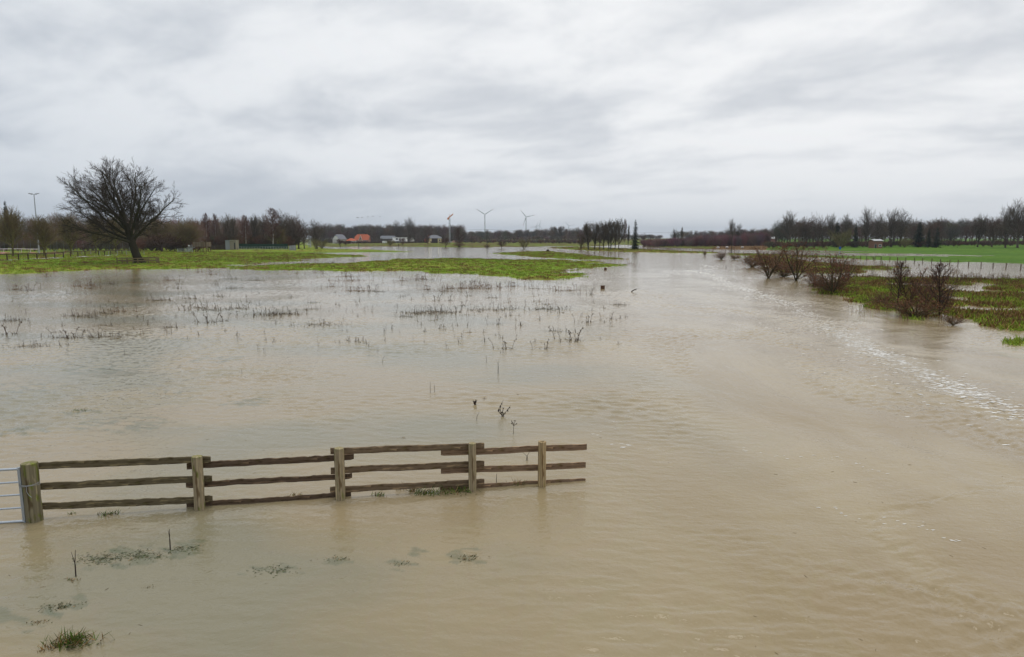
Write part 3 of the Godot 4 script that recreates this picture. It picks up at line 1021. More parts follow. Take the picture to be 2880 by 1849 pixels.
# ---- the big oak and its rail guard
func build_oak() -> void:
	rng.seed = 100
	var at := spot(392, 740)
	var h := up_to(at, 443) - at.y
	var w := wide(at, 372)
	var bark := Color(0.04, 0.037, 0.022)
	var proto := tree_proto("oak_tree", "tree", {"h": h * 0.99, "w": w * 0.88, "base": h * 0.17, "mid": 0.36, "off": Vector3(wide(at, -48), 0, 0), "trunk": h * 0.40, "r": wide(at, 12.0), "seed": 117, "lean": Vector3(-0.28, 1, 0.05).normalized(), "levels": 4, "thick": 2,
		"segs": [8, 9, 6, 4, 3], "taper": [0.6, 0.25, 0.3, 0.35, 0.4], "jit": [0.05, 0.14, 0.18, 0.2, 0.22], "trop": [0.01, 0.004, 0.015, 0.03, 0.03], "sides": [12, 8, 5, 4, 3],
		"n": [18, 14, 10, 7, 0], "t0": [0.46, 0.18, 0.15, 0.15, 0], "ang": [[1.5, 0.35], [0.85, 0.55], [0.75, 0.5], [0.75, 0.5], [0, 0]], "ratio": [0.6, 0.42, 0.42, 0.45, 0], "rr": [0.42, 0.42, 0.46, 0.5, 0.5], "rmin": 0.024, "minlen": 0.3, "down": -0.35,
		"col": [bark, bark * 1.1, bark * 1.2, Color(0.05, 0.04, 0.03), Color(0.055, 0.043, 0.034)]})
	var o := copy(proto, at, "large bare spreading oak standing in a rail guard on the meadow")
	o.name = "oak_tree"
	# guard: four posts, two rails, square
	var g := thing("tree_guard", "low two-rail timber guard built round the oak trunk", "fence", at)
	var hgt := wide(at, 15)
	var cx := [wide(at, -58), wide(at, -14), wide(at, 14.5), wide(at, 58)]
	var zs := [1.4, 2.2, 2.2, -1.0]
	var col := Color(0.15, 0.115, 0.065)
	var corner := [Vector3(cx[0], 0, 0.6), Vector3(cx[1], 0, 2.4), Vector3(cx[2], 0, 2.4), Vector3(cx[3], 0, 0.4), Vector3(cx[2] + 1.0, 0, -2.4), Vector3(cx[1] - 1.0, 0, -2.4)]
	for c in corner:
		var mb := MB.new()
		mb.bar(c + Vector3(0, -0.6, 0), c + Vector3(0, hgt, 0), 0.14, 0.14, col)
		part("post", mb, M.plain, g)
	for i in corner.size():
		var a: Vector3 = corner[i]
		var b: Vector3 = corner[(i + 1) % corner.size()]
		for y in [0.92, 0.48]:
			var mb := MB.new()
			mb.bar(a + Vector3(0, hgt * y, 0.09), b + Vector3(0, hgt * y, 0.09), 0.06, 0.15, col * 1.25)
			part("rail", mb, M.plain, g)
		var mb2 := MB.new()
		var m := (a + b) * 0.5
		mb2.bar(m + Vector3(0, -0.6, 0), m + Vector3(0, hgt * 0.95, 0), 0.12, 0.12, col)
		part("post", mb2, M.plain, g)

# ---- trees on the left
func build_left_trees() -> void:
	rng.seed = 200
	for t in [[36, 722, 578, 92, "tallest mossy bare maple at the outer end of the row"], [125, 721, 603, 92, "mossy bare maple next to the floodlight mast"], [200, 717, 596, 86, "mossy bare maple between the mast and the oak"], [269, 714, 600, 80, "mossy bare maple half behind the oak's spreading limbs"], [325, 712, 606, 84, "mossy bare maple just behind the oak trunk"]]:
		put_tree(K.mossy, spot(t[0], t[1]), t[2], t[3], t[4], "maples along the sports ground")
	put_tree(K.mossy, away(515, 238), 622, 118, "wide mossy bare tree standing behind the wooden platform")
	put_tree(K.mossy, away(440, 245), 612, 120, "mossy bare tree behind the trunk of the big oak")
	put_tree(K.thorn, away(455, 230), 655, 100, "reddish brown thorn thicket next to the steel path gate")
	put_tree(K.pine, away(25, 320), 566, 34, "dark conifer rising above the bare wood")
	# garden trees before the brick houses
	var g := [[582, 300, 600, 30, "birch", "slender pale birch with hanging twigs beside the brick gable"], [608, 310, 602, 26, "birch", "second slender birch close to the brick gable"], [640, 290, 599, 50, "broad2", "dark forked bare tree standing before the grey roofed house"],
		[660, 300, 606, 24, "upright", "thin bare tree at the corner of the shed"], [692, 285, 606, 34, "birch", "reddish birch with pale trunk behind the railing"], [715, 300, 601, 40, "upright", "bare upright garden tree between the birches"], [741, 305, 600, 40, "broad2", "bare garden tree in front of the white house"],
		[768, 282, 586, 60, "birch", "tall birch with a bright white trunk behind the railing"], [800, 300, 588, 62, "oldoak", "bare round crowned tree over the white house"], [826, 305, 595, 50, "broad", "bare brown tree at the end of the railing"], [783, 285, 634, 60, "mossy", "olive green bare tree at the foot of the white birch"],
		[840, 310, 622, 70, "broad", "spreading bare tree behind the lattice mast"], [856, 318, 617, 46, "oldoak", "gnarled bare tree beside the lattice mast"], [892, 330, 615, 56, "oldoak", "gnarled flat topped tree at the flood's edge"], [888, 300, 668, 30, "willow", "low round willow bush at the flood's edge"],
		[905, 310, 672, 34, "willow", "olive willow bush under the gnarled tree"], [680, 290, 655, 40, "alder", "brown leaved shrub hanging over the railing"], [630, 285, 660, 26, "thorn", "brown shrub before the brick gable"]]
	for t in g:
		put_tree(K[t[4]], away(t[0], t[1]), t[2], t[3], t[5])
	var brown := Color(0.19, 0.14, 0.102)
	mass("woodland", K.wood, [[-160, 560, 255, 330, 588, 606, 52, 64, brown], [-160, 560, 250, 300, 640, 645, 46, 40, brown], [540, 840, 315, 370, 610, 604, 46, 36, brown]], "bare brown wood behind the sports ground and gardens", "wood")
	mass("thicket", K.scrub, [[-160, 560, 236, 262, 662, 664, 42, 70, Color(0.14, 0.10, 0.07)], [590, 830, 296, 312, 655, 650, 40, 30, Color(0.12, 0.09, 0.055)]], "dense leafless hedge along the sports ground", "hedge")

# ---- sports ground, path and rail fence on the left
func build_sports_ground() -> void:
	rng.seed = 300
	# running track and path: sheets just above the ground
	var strip := func(called: String, pix: Array, half_px: float, col: Color, lab: String):
		var mb := MB.new()
		var pts := []
		for i in pix.size() - 1:
			for k in 8:
				pts.append([lerpf(pix[i][0], pix[i + 1][0], k / 8.0), lerpf(pix[i][1], pix[i + 1][1], k / 8.0)])
		pts.append(pix[-1])
		for i in pts.size() - 1:
			var a0 := spot(pts[i][0], pts[i][1] - half_px) + Vector3(0, 0.06, 0)
			var a1 := spot(pts[i][0], pts[i][1] + half_px) + Vector3(0, 0.06, 0)
			var b0 := spot(pts[i + 1][0], pts[i + 1][1] - half_px) + Vector3(0, 0.06, 0)
			var b1 := spot(pts[i + 1][0], pts[i + 1][1] + half_px) + Vector3(0, 0.06, 0)
			mb.quad(a1, a0, b0, b1, col)
		var o := part(called, mb, M.plain, self)
		o.set_meta("kind", "structure")
		o.set_meta("label", lab)
	strip.call("running_track", [[-400, 716], [0, 713.5], [120, 713.5], [215, 713]], 2.6, Color(0.33, 0.13, 0.13), "red running track of the sports ground")
	strip.call("path", [[-400, 752], [0, 733], [100, 729], [200, 724.5], [330, 718.5]], 1.0, Color(0.32, 0.32, 0.32), "grey footpath along the rail fence")
	# rail fence along the path
	var f := thing("path_fence", "low brown timber rail fence along the footpath by the maples", "fence")
	var line := [[-60, 736], [20, 734], [52, 732], [79, 731], [104, 730], [129, 728.5], [154, 727], [178, 725.5], [198, 724], [219, 722.5], [239, 721], [277, 719.5], [294, 719], [311, 718], [343, 716.5], [372, 715.5]]
	var col := Color(0.07, 0.05, 0.03)
	var tops := []
	for p in line:
		var b := spot(p[0], p[1])
		var mb := MB.new()
		mb.bar(b + Vector3(0, -0.3, 0), b + Vector3(0, 1.3, 0), 0.17, 0.17, col)
		part("post", mb, M.plain, f)
		tops.append(b + Vector3(0, 1.25, 0))
	for i in tops.size() - 1:
		var mb := MB.new()
		var z := Vector3(0, 0, 0.12)
		mb.bar(tops[i] + z, tops[i + 1] + z + Vector3(0, rnd(-0.05, 0.05), 0), 0.07, 0.2, col * 1.15)
		part("rail", mb, M.plain, f)
	# white barrier round the pitch
	var w := thing("pitch_barrier", "white tubular barrier along the sports pitch", "railing")
	var prev := Vector3.ZERO
	for i in 9:
		var b := away(-90 + i * 25.0, 212)
		var mb := MB.new()
		mb.tube(PackedVector3Array([b + Vector3(0, -0.3, 0), b + Vector3(0, 1.15, 0)]), PackedFloat32Array([0.06, 0.06]), 6, Color(0.55, 0.55, 0.55))
		part("post", mb, M.plain, w)
		if i:
			var m2 := MB.new()
			m2.tube(PackedVector3Array([prev + Vector3(0, 1.15, 0), b + Vector3(0, 1.15, 0)]), PackedFloat32Array([0.07, 0.07]), 6, Color(0.75, 0.75, 0.75))
			part("rail", m2, M.plain, w)
		prev = b
	# tall mesh fence: posts and wires
	var mf := thing("mesh_fence", "tall grey wire mesh fence along the sports ground hedge", "fence")
	prev = Vector3.ZERO
	for i in 26:
		var b := away(-80 + i * 18.5, 228)
		var mb := MB.new()
		mb.tube(PackedVector3Array([b + Vector3(0, -0.3, 0), b + Vector3(0, 3.6, 0)]), PackedFloat32Array([0.045, 0.045]), 5, Color(0.16, 0.17, 0.18))
		part("post", mb, M.plain, mf)
		if i:
			var m2 := MB.new()
			for k in 9:
				var y := Vector3(0, 0.2 + k * 0.42, 0)
				m2.bar(prev + y, b + y, 0.012, 0.016, Color(0.16, 0.17, 0.18))
			var st := 1.0
			while st < prev.distance_to(b):
				var q := prev.lerp(b, st / prev.distance_to(b))
				m2.bar(q, q + Vector3(0, 3.55, 0), 0.014, 0.012, Color(0.16, 0.17, 0.18))
				st += 0.6
			part("mesh_panel", m2, M.plain, mf)
		prev = b
	# low grey mesh fence beside the pitch
	var lf := thing("pitch_fence", "low grey mesh fence between the running track and the maples", "fence")
	prev = Vector3.ZERO
	for i in 18:
		var b := away(-20 + i * 25.0, 183)
		var mb := MB.new()
		mb.tube(PackedVector3Array([b + Vector3(0, -0.3, 0), b + Vector3(0, 1.25, 0)]), PackedFloat32Array([0.05, 0.05]), 5, Color(0.3, 0.31, 0.33))
		part("post", mb, M.plain, lf)
		if i:
			var m2 := MB.new()
			for k in 6:
				var y := Vector3(0, 0.15 + k * 0.21, 0)
				m2.bar(prev + y, b + y, 0.01, 0.014, Color(0.28, 0.3, 0.32))
			part("wire_panel", m2, M.plain, lf)
		prev = b
	# floodlight mast
	var at := away(110, 196)
	var top := up_to(at, 547)
	var fm := thing("floodlight_mast", "tall grey floodlight mast beside the sports pitch", "lamp mast", at)
	var mb := MB.new()
	var hh := top - at.y
	mb.tube(PackedVector3Array([Vector3(0, -0.5, 0), Vector3(0, hh * 0.5, 0), Vector3(0, hh, 0)]), PackedFloat32Array([0.2, 0.16, 0.11]), 10, Color(0.40, 0.43, 0.47))
	part("pole", mb, M.metal, fm)
	var arm := MB.new()
	arm.bar(Vector3(-0.9, hh, 0), Vector3(0.9, hh, 0), 0.1, 0.1, Color(0.3, 0.32, 0.34))
	part("arm", arm, M.metal, fm)
	for k in [-1.0, 0.9]:
		var l := MB.new()
		l.box(Vector3(0, 0, 0), Vector3(0.95, 0.16, 0.55), Color(0.2, 0.21, 0.22), Transform3D(Basis(Vector3.BACK, k * 0.16).rotated(Vector3.RIGHT, 0.15), Vector3(k, hh + 0.2, 0)))
		part("lamp_head", l, M.metal, fm)

# ---- wooden hide with stairs
func build_platform() -> void:
	var at := away(568, 228)
	var p := thing("viewing_platform", "raised wooden viewing platform on posts with a steel stair", "platform", at)
	var m := wide(at, 1.0)
	var wood := Color(0.16, 0.125, 0.09)
	var dk := up_to(at, 694) - at.y
	var tp := up_to(at, 681) - at.y
	var x0 := -19.0 * m
	var x1 := 20.0 * m
	var mb := MB.new()
	mb.box(Vector3(0, dk, 0), Vector3(x1 - x0, 0.18, 3.4), wood * 0.8)
	part("deck", mb, M.plain, p)
	var n := 22
	for side in [1.7, -1.7]:
		for i in n:
			var b := MB.new()
			var x := lerpf(x0, x1, (i + 0.5) / n)
			b.box(Vector3(x, (dk + tp) * 0.5, side + rnd(-0.02, 0.02)), Vector3((x1 - x0) / n * 0.9, tp - dk + rnd(-0.05, 0.05), 0.05), wood * rnd(0.7, 1.35))
			part("plank", b, M.plain, p)
	for i in 9:
		var b := MB.new()
		b.box(Vector3(x1 + 0.03, (dk + tp) * 0.5, lerpf(-1.6, 1.6, i / 8.0)), Vector3(0.05, tp - dk, 0.34), wood * rnd(0.7, 1.3))
		part("plank", b, M.plain, p)
	for x in [x0 + 0.1, x0 + 0.9, x0 + 1.6, x1 - 1.0, x1 - 0.15]:
		for z in [1.75, -1.6]:
			var b := MB.new()
			b.tube(PackedVector3Array([Vector3(x, -0.4, z), Vector3(x, tp + 0.1 if x < x0 + 0.2 or x > x1 - 1.1 else dk, z)]), PackedFloat32Array([0.13, 0.12]), 8, Color(0.13, 0.085, 0.05), true)
			part("post", b, M.plain, p)
	# stair going down to the west
	var steel := Color(0.36, 0.39, 0.42)
	var foot := Vector3(x0 - 24.0 * m, 0.1, 0.4)
	var head := Vector3(x0, dk, 0.4)
	for z in [0.0, -1.2]:
		var s := MB.new()
		s.bar(foot + Vector3(0, 0, z), head + Vector3(0, 0, z), 0.06, 0.2, steel)
		part("stringer", s, M.metal, p)
		for y in [0.5, 0.8, 1.1]:
			var h := MB.new()
			h.bar(foot + Vector3(0, y, z), head + Vector3(0, y, z), 0.045, 0.05, steel * 1.2)
			part("handrail", h, M.metal, p)
		for k in 5:
			var b := MB.new()
			var q: Vector3 = foot.lerp(head, k / 4.0) + Vector3(0, 0, z)
			b.bar(q, q + Vector3(0, 1.1, 0), 0.05, 0.05, steel)
			part("baluster", b, M.metal, p)
	for k in 10:
		var b := MB.new()
		var q := foot.lerp(head, (k + 0.5) / 10.0)
		b.box(q + Vector3(0, 0.05, -0.6), Vector3(0.28, 0.04, 1.15), steel)
		part("step", b, M.metal, p)
	# steel gate across the path
	var ga := away(520, 222)
	var g := thing("path_gate", "galvanised barred steel gate in front of the viewing platform stair", "gate", ga)
	var k := wide(ga, 1.0)
	for x in [-21.0, 2.0, 21.0]:
		var b := MB.new()
		b.bar(Vector3(x * k, -0.4, 0), Vector3(x * k, 1.25, 0), 0.09, 0.09, steel)
		part("post", b, M.metal, g)
	for i in 5:
		for s in [[-21.0, 2.0], [2.0, 21.0]]:
			var b := MB.new()
			b.bar(Vector3(s[0] * k, 0.2 + i * 0.24, 0.06), Vector3(s[1] * k, 0.2 + i * 0.24, 0.06), 0.05, 0.06, steel * 1.25)
			part("bar", b, M.metal, g)
	# notice board
	var na := away(532, 224)
	var nb := thing("notice_post", "small white notice on a post by the platform stair", "sign", na)
	var b1 := MB.new()
	b1.bar(Vector3(0, -0.3, 0), Vector3(0, 2.1, 0), 0.08, 0.08, Color(0.3, 0.3, 0.3))
	part("pole", b1, M.plain, nb)
	var b2 := MB.new()
	b2.box(Vector3(0, 2.2, 0.06), Vector3(0.45, 0.4, 0.04), Color(0.7, 0.72, 0.75))
	part("panel", b2, M.plain, nb)

# ---- houses
func gable(called: String, label: String, at: Vector3, yaw: float, w: float, d: float, eave: float, ridge: float, wallc: Color, roofc: Color, hip := 0.0, gablec = null) -> Node3D:
	# ridge along local x, front towards +z
	var o := thing(called, label, "house", at)
	o.rotation.y = yaw
	var hw := w * 0.5
	var hd := d * 0.5
	var wl := MB.new()
	var y0 := -1.0
	wl.quad(Vector3(-hw, y0, hd), Vector3(-hw, eave, hd), Vector3(hw, eave, hd), Vector3(hw, y0, hd), wallc)
	wl.quad(Vector3(hw, y0, -hd), Vector3(hw, eave, -hd), Vector3(-hw, eave, -hd), Vector3(-hw, y0, -hd), wallc)
	wl.quad(Vector3(hw, y0, hd), Vector3(hw, eave, hd), Vector3(hw, eave, -hd), Vector3(hw, y0, -hd), wallc)
	wl.quad(Vector3(-hw, y0, -hd), Vector3(-hw, eave, -hd), Vector3(-hw, eave, hd), Vector3(-hw, y0, hd), wallc)
	part("wall", wl, M.plain, o)
	var cut := eave + (ridge - eave) * (1.0 - hip)          # height where a half hip starts
	var zc := hd * hip if hip < 1.0 else hd
	var gc: Color = gablec if gablec != null else wallc
	if hip < 0.99:
		for s in [1.0, -1.0]:
			var gm := MB.new()
			var x: float = hw * s
			if s > 0: gm.quad(Vector3(x, eave, hd), Vector3(x, cut, zc), Vector3(x, cut, -zc), Vector3(x, eave, -hd), gc)
			else: gm.quad(Vector3(x, eave, -hd), Vector3(x, cut, -zc), Vector3(x, cut, zc), Vector3(x, eave, hd), gc)
			part("gable", gm, M.plain, o)
	var oh := 0.45
	var rx := hw + 0.3
	var e := eave - 0.25
	var inx := (ridge - cut) / maxf(ridge - eave, 0.01) * hd    # how far the hip runs in
	var rf := MB.new()
	for lift in [0.0, 0.22]:
		var L := Vector3(0, lift, 0)
		var A := Vector3(-rx, e, hd + oh) + L
		var B := Vector3(rx, e, hd + oh) + L
		var C := Vector3(-rx, e, -hd - oh) + L
		var D := Vector3(rx, e, -hd - oh) + L
		var P := Vector3(-rx + inx, ridge, 0) + L
		var Q := Vector3(rx - inx, ridge, 0) + L
		var f := (cut - e) / maxf(ridge - e, 0.01)
		var A2 := Vector3(-rx, cut, (hd + oh) * (1.0 - f)) + L
		var B2 := Vector3(rx, cut, (hd + oh) * (1.0 - f)) + L
		var C2 := Vector3(-rx, cut, -(hd + oh) * (1.0 - f)) + L
		var D2 := Vector3(rx, cut, -(hd + oh) * (1.0 - f)) + L
		rf.quad(A, A2, B2, B, roofc); rf.quad(A2, P, Q, B2, roofc)
		rf.quad(D, D2, C2, C, roofc); rf.quad(D2, Q, P, C2, roofc)
		if hip > 0.0:
			rf.tri(B2, Q, D2, roofc); rf.tri(C2, P, A2, roofc)
		if lift == 0.0:
			rf.box(Vector3(0, e + 0.11, hd + oh - 0.04), Vector3(rx * 2.0, 0.2, 0.1), Color(0.4, 0.4, 0.4))
	part("roof", rf, M.plain, o)
	return o

func opening(o: Node3D, called: String, c: Vector3, w: float, h: float, face: String, framec := Color(0.7, 0.7, 0.7), panec := Color(0.02, 0.024, 0.03)) -> void:
	var t := Transform3D(Basis.IDENTITY, c)
	if face == "x": t = Transform3D(Basis(Vector3.UP, PI / 2), c)
	if face == "-x": t = Transform3D(Basis(Vector3.UP, -PI / 2), c)
	var fm := MB.new()
	var b := 0.12
	fm.box(Vector3(0, h * 0.5, 0.03), Vector3(w + b, b, 0.12), framec, t); fm.box(Vector3(0, -h * 0.5, 0.05), Vector3(w + b, b, 0.18), framec, t)
	fm.box(Vector3(-w * 0.5, 0, 0.03), Vector3(b, h - b, 0.12), framec, t); fm.box(Vector3(w * 0.5, 0, 0.03), Vector3(b, h - b, 0.12), framec, t)
	var f := part(called, fm, M.plain, o)
	var pn := MB.new()
	pn.box(Vector3(0, 0, 0.01), Vector3(w - 0.06, h - 0.06, 0.05), panec, t)
	part("pane" if called == "window" else "leaf", pn, M.glass, f)

func block(o: Node3D, called: String, c: Vector3, s: Vector3, col: Color, m: Material = null) -> MeshInstance3D:
	var b := MB.new()
	b.box(c, s, col)
	return part(called, b, m if m else M.plain, o)

func build_houses() -> void:
	rng.seed = 400
	var brick := Color(0.26, 0.13, 0.095)
	var red := Color(0.34, 0.095, 0.05)
	var grey := Color(0.10, 0.105, 0.12)
	var white := Color(0.7, 0.69, 0.66)
	# brick gable house behind the railing
	var at := away(628, 335)
	var m := wide(at, 1.0)
	var h := gable("brick_house", "brick house with a steep dark gable roof and pale windows", at, PI / 2, 12.0, 34.0 * m, 3.6, up_to(at, 655) - at.y, brick, Color(0.05, 0.045, 0.042), 0.25)
	opening(h, "window", Vector3(6.0, up_to(at, 663) - at.y, 0.3), 1.3, 1.2, "x")
	opening(h, "window", Vector3(6.0, 1.6, 3.2), 1.2, 1.3, "x", white, Color(0.5, 0.5, 0.5))
	opening(h, "door", Vector3(6.0, 1.2, 0.6), 1.1, 2.2, "x", white, Color(0.55, 0.55, 0.55))
	opening(h, "door", Vector3(6.0, 1.4, -2.6), 2.2, 2.4, "x", Color(0.3, 0.25, 0.2), Color(0.5, 0.46, 0.38))
	at = away(658, 345)
	h = gable("grey_roofed_house", "long grey roofed house beside the brick gable house", at, 0.15, 36.0 * m, 9.0, 3.0, up_to(at, 652) - at.y, brick * 0.9, grey, 0.0)
	block(h, "chimney", Vector3(-1.5, up_to(at, 650) - at.y, 0), Vector3(0.7, 1.6, 0.7), brick)
	opening(h, "window", Vector3(-1.6, 1.6, 4.5), 1.3, 1.2, "z")
	opening(h, "window", Vector3(1.4, 1.6, 4.5), 1.3, 1.2, "z")
	# house hidden behind the birches
	at = away(752, 350)
	h = gable("white_gabled_house", "white house half hidden behind the birches", at, 0.1, 60.0 * m, 10.0, 4.2, up_to(at, 652) - at.y, white * 0.8, Color(0.16, 0.09, 0.07), 0.1)
	for x in [-4.5, -1.5, 1.5, 4.5]:
		opening(h, "window", Vector3(x, 1.8, 5.0), 1.2, 1.4, "z")
	opening(h, "window", Vector3(-2.0, 5.6, 3.6), 1.4, 1.4, "z")
	# brown roof behind the wide mossy tree
	at = away(556, 320)
	h = gable("brown_roofed_house", "house with a dark brown hipped roof behind the mossy tree", at, 0.2, 9.5, 9.0, 3.2, up_to(at, 629) - at.y, brick, Color(0.09, 0.06, 0.05), 0.45)
	block(h, "chimney", Vector3(1.5, up_to(at, 628) - at.y, 0), Vector3(0.8, 1.4, 0.8), Color(0.5, 0.5, 0.5))
	opening(h, "window", Vector3(-1.5, 1.7, 4.5), 1.3, 1.2, "z")
	# concrete shed
	at = away(653, 268)
	m = wide(at, 1.0)
	h = thing("garden_shed", "flat roofed pale concrete shed with a dark door opening", "shed", at)
	var sh := up_to(at, 678) - at.y
	block(h, "wall", Vector3(-8.5 * m, sh * 0.45, 0), Vector3(13.0 * m, sh * 0.9 + 0.8, 2.6), Color(0.26, 0.28, 0.31))
	block(h, "wall", Vector3(6.5 * m, sh * 0.46, 0.1), Vector3(17.0 * m, sh * 0.92 + 0.8, 2.9), Color(0.24, 0.22, 0.17))
	block(h, "roof", Vector3(-8.5 * m, sh * 0.9 + 0.5, 0), Vector3(14.0 * m, 0.14, 3.0), Color(0.30, 0.34, 0.38))
	block(h, "roof", Vector3(6.5 * m, sh * 0.92 + 0.55, 0.1), Vector3(18.0 * m, 0.16, 3.3), Color(0.36, 0.34, 0.26))
	block(h, "door", Vector3(11.5 * m, sh * 0.42, 1.58), Vector3(3.2 * m, sh * 0.75, 0.06), Color(0.05, 0.05, 0.045))
	# garden fence boards west of the shed and railing east of it
	var bf := thing("board_fence", "dark weathered board fence beside the concrete shed", "fence")
	for i in 30:
		var b := away(590 + i * 1.65, 270)
		var mb := MB.new()
		mb.box(b + Vector3(0, 0.75, 0), Vector3(wide(b, 1.5), 2.3 + rnd(-0.1, 0.1), 0.05), Color(0.06, 0.045, 0.035) * rnd(0.75, 1.3))
		part("board", mb, M.plain, bf)
	var rl := thing("garden_railing", "pale grey metal garden railing under the birches", "railing")
	var prev := Vector3.ZERO
	for i in 20:
		var b := away(671 + i * 7.5, 268)
		var mb := MB.new()
		mb.bar(b + Vector3(0, -0.5, 0), b + Vector3(0, 1.25, 0), 0.09, 0.09, Color(0.4, 0.42, 0.44))
		part("post", mb, M.metal, rl)
		if i:
			for y in [0.25, 0.7, 1.2]:
				var m2 := MB.new()
				m2.bar(prev + Vector3(0, y, 0.05), b + Vector3(0, y, 0.05), 0.05, 0.07, Color(0.4, 0.42, 0.44))
				part("rail", m2, M.metal, rl)
		prev = b
	var gs := thing("green_screen_fence", "dark green screen fence behind the garden railing", "fence")
	prev = Vector3.ZERO
	for i in 12:
		var b := away(671 + i * 12.6, 276)
		var mb := MB.new()
		mb.bar(b + Vector3(0, -0.5, 0), b + Vector3(0, 2.3, 0), 0.08, 0.08, Color(0.03, 0.05, 0.04))
		part("post", mb, M.plain, gs)
		if i:
			var m2 := MB.new()
			m2.box(Vector3.ZERO, Vector3(prev.distance_to(b) - 0.1, 1.9, 0.03), Color(0.018, 0.045, 0.035), Transform3D(Basis.IDENTITY, (prev + b) * 0.5 + Vector3(0, 1.3, 0)))
			part("panel", m2, M.plain, gs)
		prev = b
	var gw := thing("grey_plank_fence", "short grey upright plank fence at the end of the railing", "fence")
	for i in 18:
		var b := away(814 + i * 1.05, 266)
		var mb := MB.new()
		mb.box(b + Vector3(0, 0.7, 0), Vector3(wide(b, 0.9), 2.2 + 0.02 * i, 0.05), Color(0.3, 0.31, 0.33) * rnd(0.8, 1.2))
		part("plank", mb, M.plain, gw)

	# ---- village beyond the flood, about 640 m off
	at = away(955, 640)
	m = wide(at, 1.0)
	h = gable("half_timbered_house", "white gabled house with dark timber front and grey roof", at, -PI / 2 + 0.9, 9.5, 8.2, 4.0, up_to(at, 660) - at.y, white * 0.8, grey * 1.6, 0.3, white)
	h.rotation.y = PI / 2 - 0.55
	for z in [-1.6, 1.6]:
		opening(h, "window", Vector3(4.75, 4.6, z * 0.7), 1.2, 1.4, "x", white, Color(0.03, 0.02, 0.018))
		opening(h, "window", Vector3(4.75, 1.6, z), 1.6, 1.6, "x", white)
	opening(h, "window", Vector3(-1.0, 1.7, 4.1), 1.2, 1.3, "z")
	at = away(988, 630)
	h = gable("garage", "small white garage with an orange hipped roof", at, 0.0, 24.0 * m, 7.0, 2.4, up_to(at, 671) - at.y, white * 0.9, red * 1.15, 0.99)
	opening(h, "door", Vector3(-1.2, 0.9, 3.5), 2.6, 2.2, "z", white, Color(0.6, 0.6, 0.6))
	at = away(1020, 640)
	var rt := up_to(at, 660) - at.y
	h = gable("red_roofed_house", "brick house under a steep bright red tiled roof", at, 0.0, 39.0 * m, 10.0, rt * 0.36, rt, brick * 1.1, red, 0.42)
	var gm := MB.new()
	gm.tri(Vector3(-2.6, rt * 0.3, 5.5), Vector3(-0.9, rt * 0.86, 5.5), Vector3(0.8, rt * 0.3, 5.5), Color(0.36, 0.22, 0.13))
	gm.quad(Vector3(-2.6, -1, 5.5), Vector3(-2.6, rt * 0.3, 5.5), Vector3(0.8, rt * 0.3, 5.5), Vector3(0.8, -1, 5.5), Color(0.36, 0.22, 0.13))
	part("cross_gable", gm, M.plain, h)
	var gr := MB.new()
	for s in [-1.0, 1.0]:
		gr.bar(Vector3(-0.9 + s * 2.0, rt * 0.26, 5.6), Vector3(-0.9, rt * 0.9, 5.6), 0.4, 0.2, Color(0.7, 0.66, 0.6))
		gr.bar(Vector3(-0.9 + s * 1.3, rt * 0.5, 3.6), Vector3(-0.9, rt * 0.86, 3.6), 3.6, 0.2, red)
	part("cross_roof", gr, M.plain, h)
	opening(h, "window", Vector3(-0.9, rt * 0.52, 5.5), 1.2, 1.3, "z")
	opening(h, "window", Vector3(-0.9, 1.3, 5.5), 1.8, 1.5, "z")
	opening(h, "window", Vector3(3.4, 1.3, 5.0), 1.8, 1.5, "z")
	opening(h, "window", Vector3(-4.8, 1.3, 5.0), 1.6, 1.5, "z")
	block(h, "chimney", Vector3(1.2, rt + 0.2, -0.4), Vector3(0.7, 1.3, 0.7), brick)
	at = away(1092, 660)
	m = wide(at, 1.0)
	var th := up_to(at, 664) - at.y
	h = gable("dark_long_house", "long dark grey house with a shallow metal roof", at, 0.0, 40.0 * m, 9.0, th * 0.62, th, Color(0.12, 0.10, 0.10), Color(0.14, 0.15, 0.17), 0.2)
	for x in [-5.0, -2.5, 0.0]:
		opening(h, "window", Vector3(x, th * 0.38, 4.5), 1.5, 1.2, "z", Color(0.2, 0.2, 0.2))
	at = away(1124, 640)
	th = up_to(at, 668) - at.y
	h = thing("flat_roofed_house", "white cubic house with a flat roof and dark window", "house", at)
	block(h, "wall", Vector3(1.0 * m, th * 0.5 - 0.5, 0), Vector3(36.0 * m, th + 1.0, 9.0), Color(0.78, 0.78, 0.77))
	block(h, "roof", Vector3(1.0 * m, th + 0.06, 0), Vector3(37.0 * m, 0.14, 9.4), Color(0.16, 0.17, 0.19))
	block(h, "annex", Vector3(-6.0 * m, th * 0.2 - 0.4, 5.5), Vector3(27.0 * m, th * 0.45 + 0.8, 2.0), Color(0.74, 0.74, 0.73))
	opening(h, "window", Vector3(-5.5 * m, th * 0.7, 4.5), 1.9, 1.4, "z", Color(0.15, 0.15, 0.15))
	opening(h, "window", Vector3(9.0 * m, th * 0.6, 4.5), 1.0, 1.8, "z", Color(0.15, 0.15, 0.15))
	opening(h, "window", Vector3(-2.0 * m, th * 0.2, 6.5), 3.2, 0.9, "z", Color(0.05, 0.09, 0.06))
	at = away(1158, 660)
	h = gable("small_gabled_house", "small pale house showing its pointed gable", at, PI / 2 + 0.25, 8.0, 12.0 * m, 2.6, up_to(at, 667) - at.y, Color(0.5, 0.48, 0.44), Color(0.13, 0.12, 0.12), 0.0)
	opening(h, "window", Vector3(4.0, 2.6, 0), 0.9, 1.0, "x")
	at = away(1222, 600)
	m = wide(at, 1.0)
	th = up_to(at, 662) - at.y
